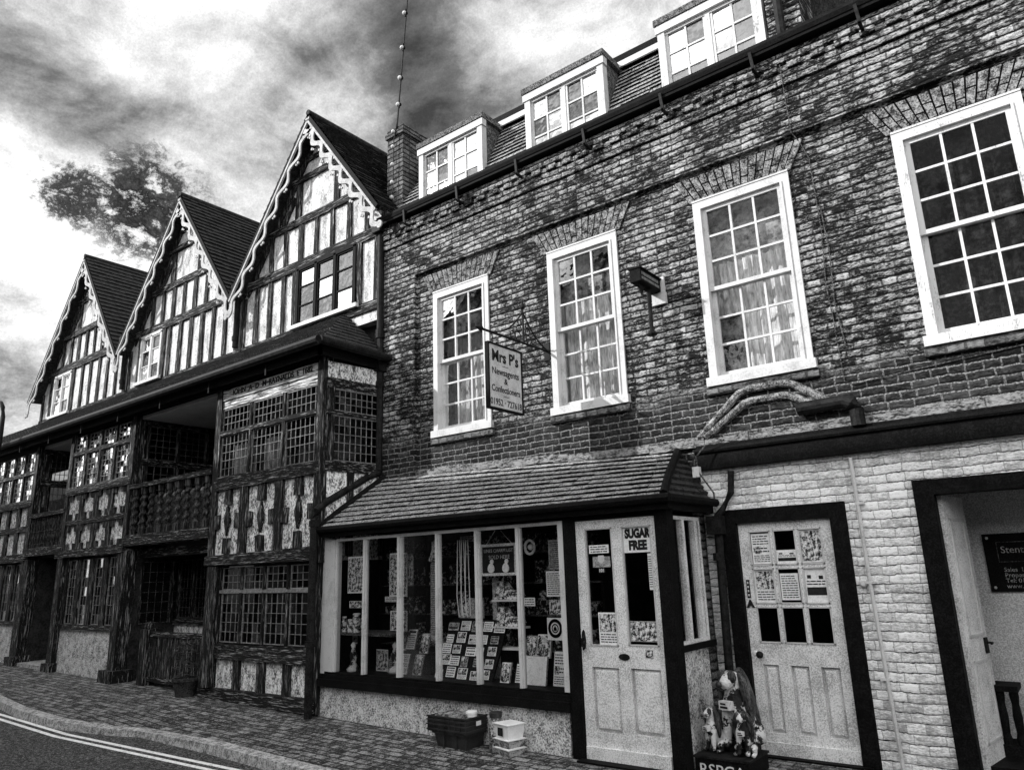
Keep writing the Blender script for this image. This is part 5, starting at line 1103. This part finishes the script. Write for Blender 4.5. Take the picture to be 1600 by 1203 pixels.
# ================================================================== spaniel statue
def skin(name, chains, mat, parent, xf, sub=2):
    vs = []; es = []; rs = []; idx = {}
    for ch in chains:
        prev = None
        for (p_, r_) in ch:
            key = tuple(round(q, 4) for q in p_)
            if key not in idx: idx[key] = len(vs); vs.append(p_); rs.append(r_)
            k_ = idx[key]
            if prev is not None and prev != k_: es.append((prev, k_))
            prev = k_
    me = bpy.data.meshes.new('tmp'); me.from_pydata(vs, es, []); ob = bpy.data.objects.new('tmp', me); COL.objects.link(ob)
    sm = ob.modifiers.new('s', 'SKIN'); sm.use_smooth_shade = True
    for i, r_ in enumerate(rs): me.skin_vertices[0].data[i].radius = (r_, r_)
    me.skin_vertices[0].data[0].use_root = True
    sb = ob.modifiers.new('b', 'SUBSURF'); sb.levels = sub; sb.render_levels = sub
    dg = bpy.context.evaluated_depsgraph_get(); dg.update()
    m2 = bpy.data.meshes.new_from_object(ob.evaluated_get(dg)); bpy.data.objects.remove(ob)
    o = ORG[parent.name]
    for v in m2.vertices: v.co = xf(v.co) - o
    for p_ in m2.polygons: p_.use_smooth = True
    m2.materials.clear(); m2.materials.append(MATS[mat]); m2.name = name
    r = bpy.data.objects.new(name, m2); COL.objects.link(r); r.parent = parent; ORG[r.name] = o; return r
DS = thing('dog_statue', 'statue of a big spaniel and two puppies with collecting tins on a dark RSPCA plinth', 'statue', (-2.66, -.55, .10))
m = MB(); m.box(-2.89, -2.44, -.78, -.36, .02, .235, .002); pl_ = m.build('plinth', 'black_paint', DS)
m = MB(); m.box(-2.90, -2.43, -.79, -.35, .236, .252); m.build('plinth_top', 'black_iron', pl_)
text('RSPCA', .125, (-2.665, -.783, .150), (1, 0, 0), (0, 0, 1), 'worn_paint', pl_, ex=.002, sx=1.05)
def spaniel(H, cx, cy, cz, yaw, tin):
    cs, sn = math.cos(yaw), math.sin(yaw)
    xf = lambda p_: Vector((cx + H * (p_[0] * cs - p_[1] * sn), cy + H * (p_[0] * sn + p_[1] * cs), cz + H * p_[2]))
    body = [((0, .17, .14), .15), ((0, .11, .32), .155), ((0, -.01, .50), .15), ((0, -.03, .66), .105), ((0, -.05, .82), .125), ((0, -.10, .845), .11), ((0, -.17, .775), .082), ((0, -.245, .75), .066)]
    ch = [body]
    for s_ in (-1, 1):
        ch.append([((0, -.01, .50), .15), ((s_ * .085, -.09, .44), .085), ((s_ * .095, -.11, .25), .062), ((s_ * .095, -.12, .10), .05), ((s_ * .10, -.18, .038), .056)])
        ch.append([((0, .17, .14), .15), ((s_ * .15, .12, .17), .11), ((s_ * .20, -.04, .16), .08), ((s_ * .20, .04, .07), .052), ((s_ * .205, -.13, .038), .052)])
    d = skin('dog', ch, 'coat', DS, xf)
    for s_ in (-1, 1):
        skin('ear', [[((s_ * .085, -.03, .90), .045), ((s_ * .15, -.03, .80), .065), ((s_ * .175, -.02, .66), .075), ((s_ * .185, -.01, .52), .07), ((s_ * .18, .0, .38), .045), ((s_ * .165, .0, .30), .02)]], 'coat_dark', d, xf)
        m = MB(); m.ball((0, 0, 0), .066, .036, .074); m.v = [tuple(xf((v[0] + s_ * .075, v[1] - .148, v[2] + .855))) for v in m.v]; m.build('eye_patch', 'coat_dark', d, smooth=True)
        m = MB(); m.ball((0, 0, 0), .021); m.v = [tuple(xf((v[0] + s_ * .066, v[1] - .178, v[2] + .845))) for v in m.v]; m.build('eye', 'black_plastic', d, smooth=True)
    m = MB(); m.ball((0, 0, 0), .045, .035, .036); m.v = [tuple(xf((v[0], v[1] - .305, v[2] + .775))) for v in m.v]; m.build('nose', 'black_plastic', d, smooth=True)
    m = MB(); m.tube([(-.062, -.245, .725), (-.03, -.30, .712), (0, -.312, .725), (.03, -.30, .712), (.062, -.245, .725)], .008, 6); m.v = [tuple(xf(v)) for v in m.v]; m.build('mouth', 'ink', d)
    skin('mane', [[((0, .06, .93), .05), ((0, .12, .80), .085), ((0, .17, .62), .10), ((0, .23, .42), .105), ((0, .29, .22), .09), ((0.02, .34, .08), .05)]], 'coat_dark', d, xf)
    m = MB(); m.tube([(.115 * math.cos(t / 16 * 6.283), -.035 + .115 * math.sin(t / 16 * 6.283), .60 + .02 * math.sin(t / 16 * 6.283)) for t in range(17)], .014, 6, False); m.v = [tuple(xf(v)) for v in m.v]; m.build('collar', 'ink', d)
    m = MB(); m.box(-.075, .075, -.25, -.16, tin, tin + .095); m.v = [tuple(xf(v)) for v in m.v]; t_ = m.build('collecting_tin', 'worn_paint', d)
    m = MB(); m.box(-.055, .055, -.2525, -.2505, tin + .015, tin + .04); m.box(-.05, .03, -.2525, -.2505, tin + .055, tin + .075); m.v = [tuple(xf(v)) for v in m.v]; m.build('print', 'ink', t_)
spaniel(.69, -2.60, -.50, .252, -.30, .49)
spaniel(.37, -2.785, -.60, .252, -.45, .45)
spaniel(.36, -2.515, -.63, .252, .0, .45)
# ================================================================== houses across the street (behind the photographer; they shade the shop fronts)
OH = thing('opposite_house', 'tall pale rendered house across the street, mirrored in the shop glass', 'house', (-18, -9.2, 0))
m = MB(); hs = [(-30 + i * 2.2, -28.9 + i * 2.2, z, z + 1.6) for i in range(10) for z in (3.6, 6.6)]
m.holes(-32, -8.3, -.1, 9.9, hs, 0, -.18); m.v = [(v[0], -9.2 + v[1], v[2]) for v in m.v]; m.quad((-8.3, -9.2, -.1), (-8.3, -16, -.1), (-8.3, -16, 9.9), (-8.3, -9.2, 9.9)); m.quad((-32, -9.2, -.1), (-32, -16, -.1), (-32, -16, 9.9), (-32, -9.2, 9.9)); m.quad((-32, -9.5, 9.85), (-8.3, -9.5, 9.85), (-8.3, -16, 9.85), (-32, -16, 9.85))
m.build('wall', 'render_wall', OH)
m = MB(); m.box(-32, -8.3, -9.5, -9.4, 0, 9.8); m.build('window', 'dark_interior', OH)
m = MB(); m.quad((-32.2, -9.0, 9.85), (-8.1, -9.0, 9.85), (-8.1, -12.5, 9.95), (-32.2, -12.5, 9.95)); m.build('roof', 'tile_dark', OH)
OC = thing('opposite_cottage', 'low brick cottage across the street beside the tall rendered house', 'house', (0, -9.2, 0))
m = MB(); m.box(-8.25, 14, -15, -9.2, -.1, 3.6); m.build('wall', 'brick_chimney', OC)
m = MB(); m.prism([(-9.0, 3.6), (-15.2, 3.6), (-12.1, 5.0)], -8.25, 14); m.v = [(v[1], v[0], v[2]) for v in m.v]; m.build('roof', 'tile_dark', OC)
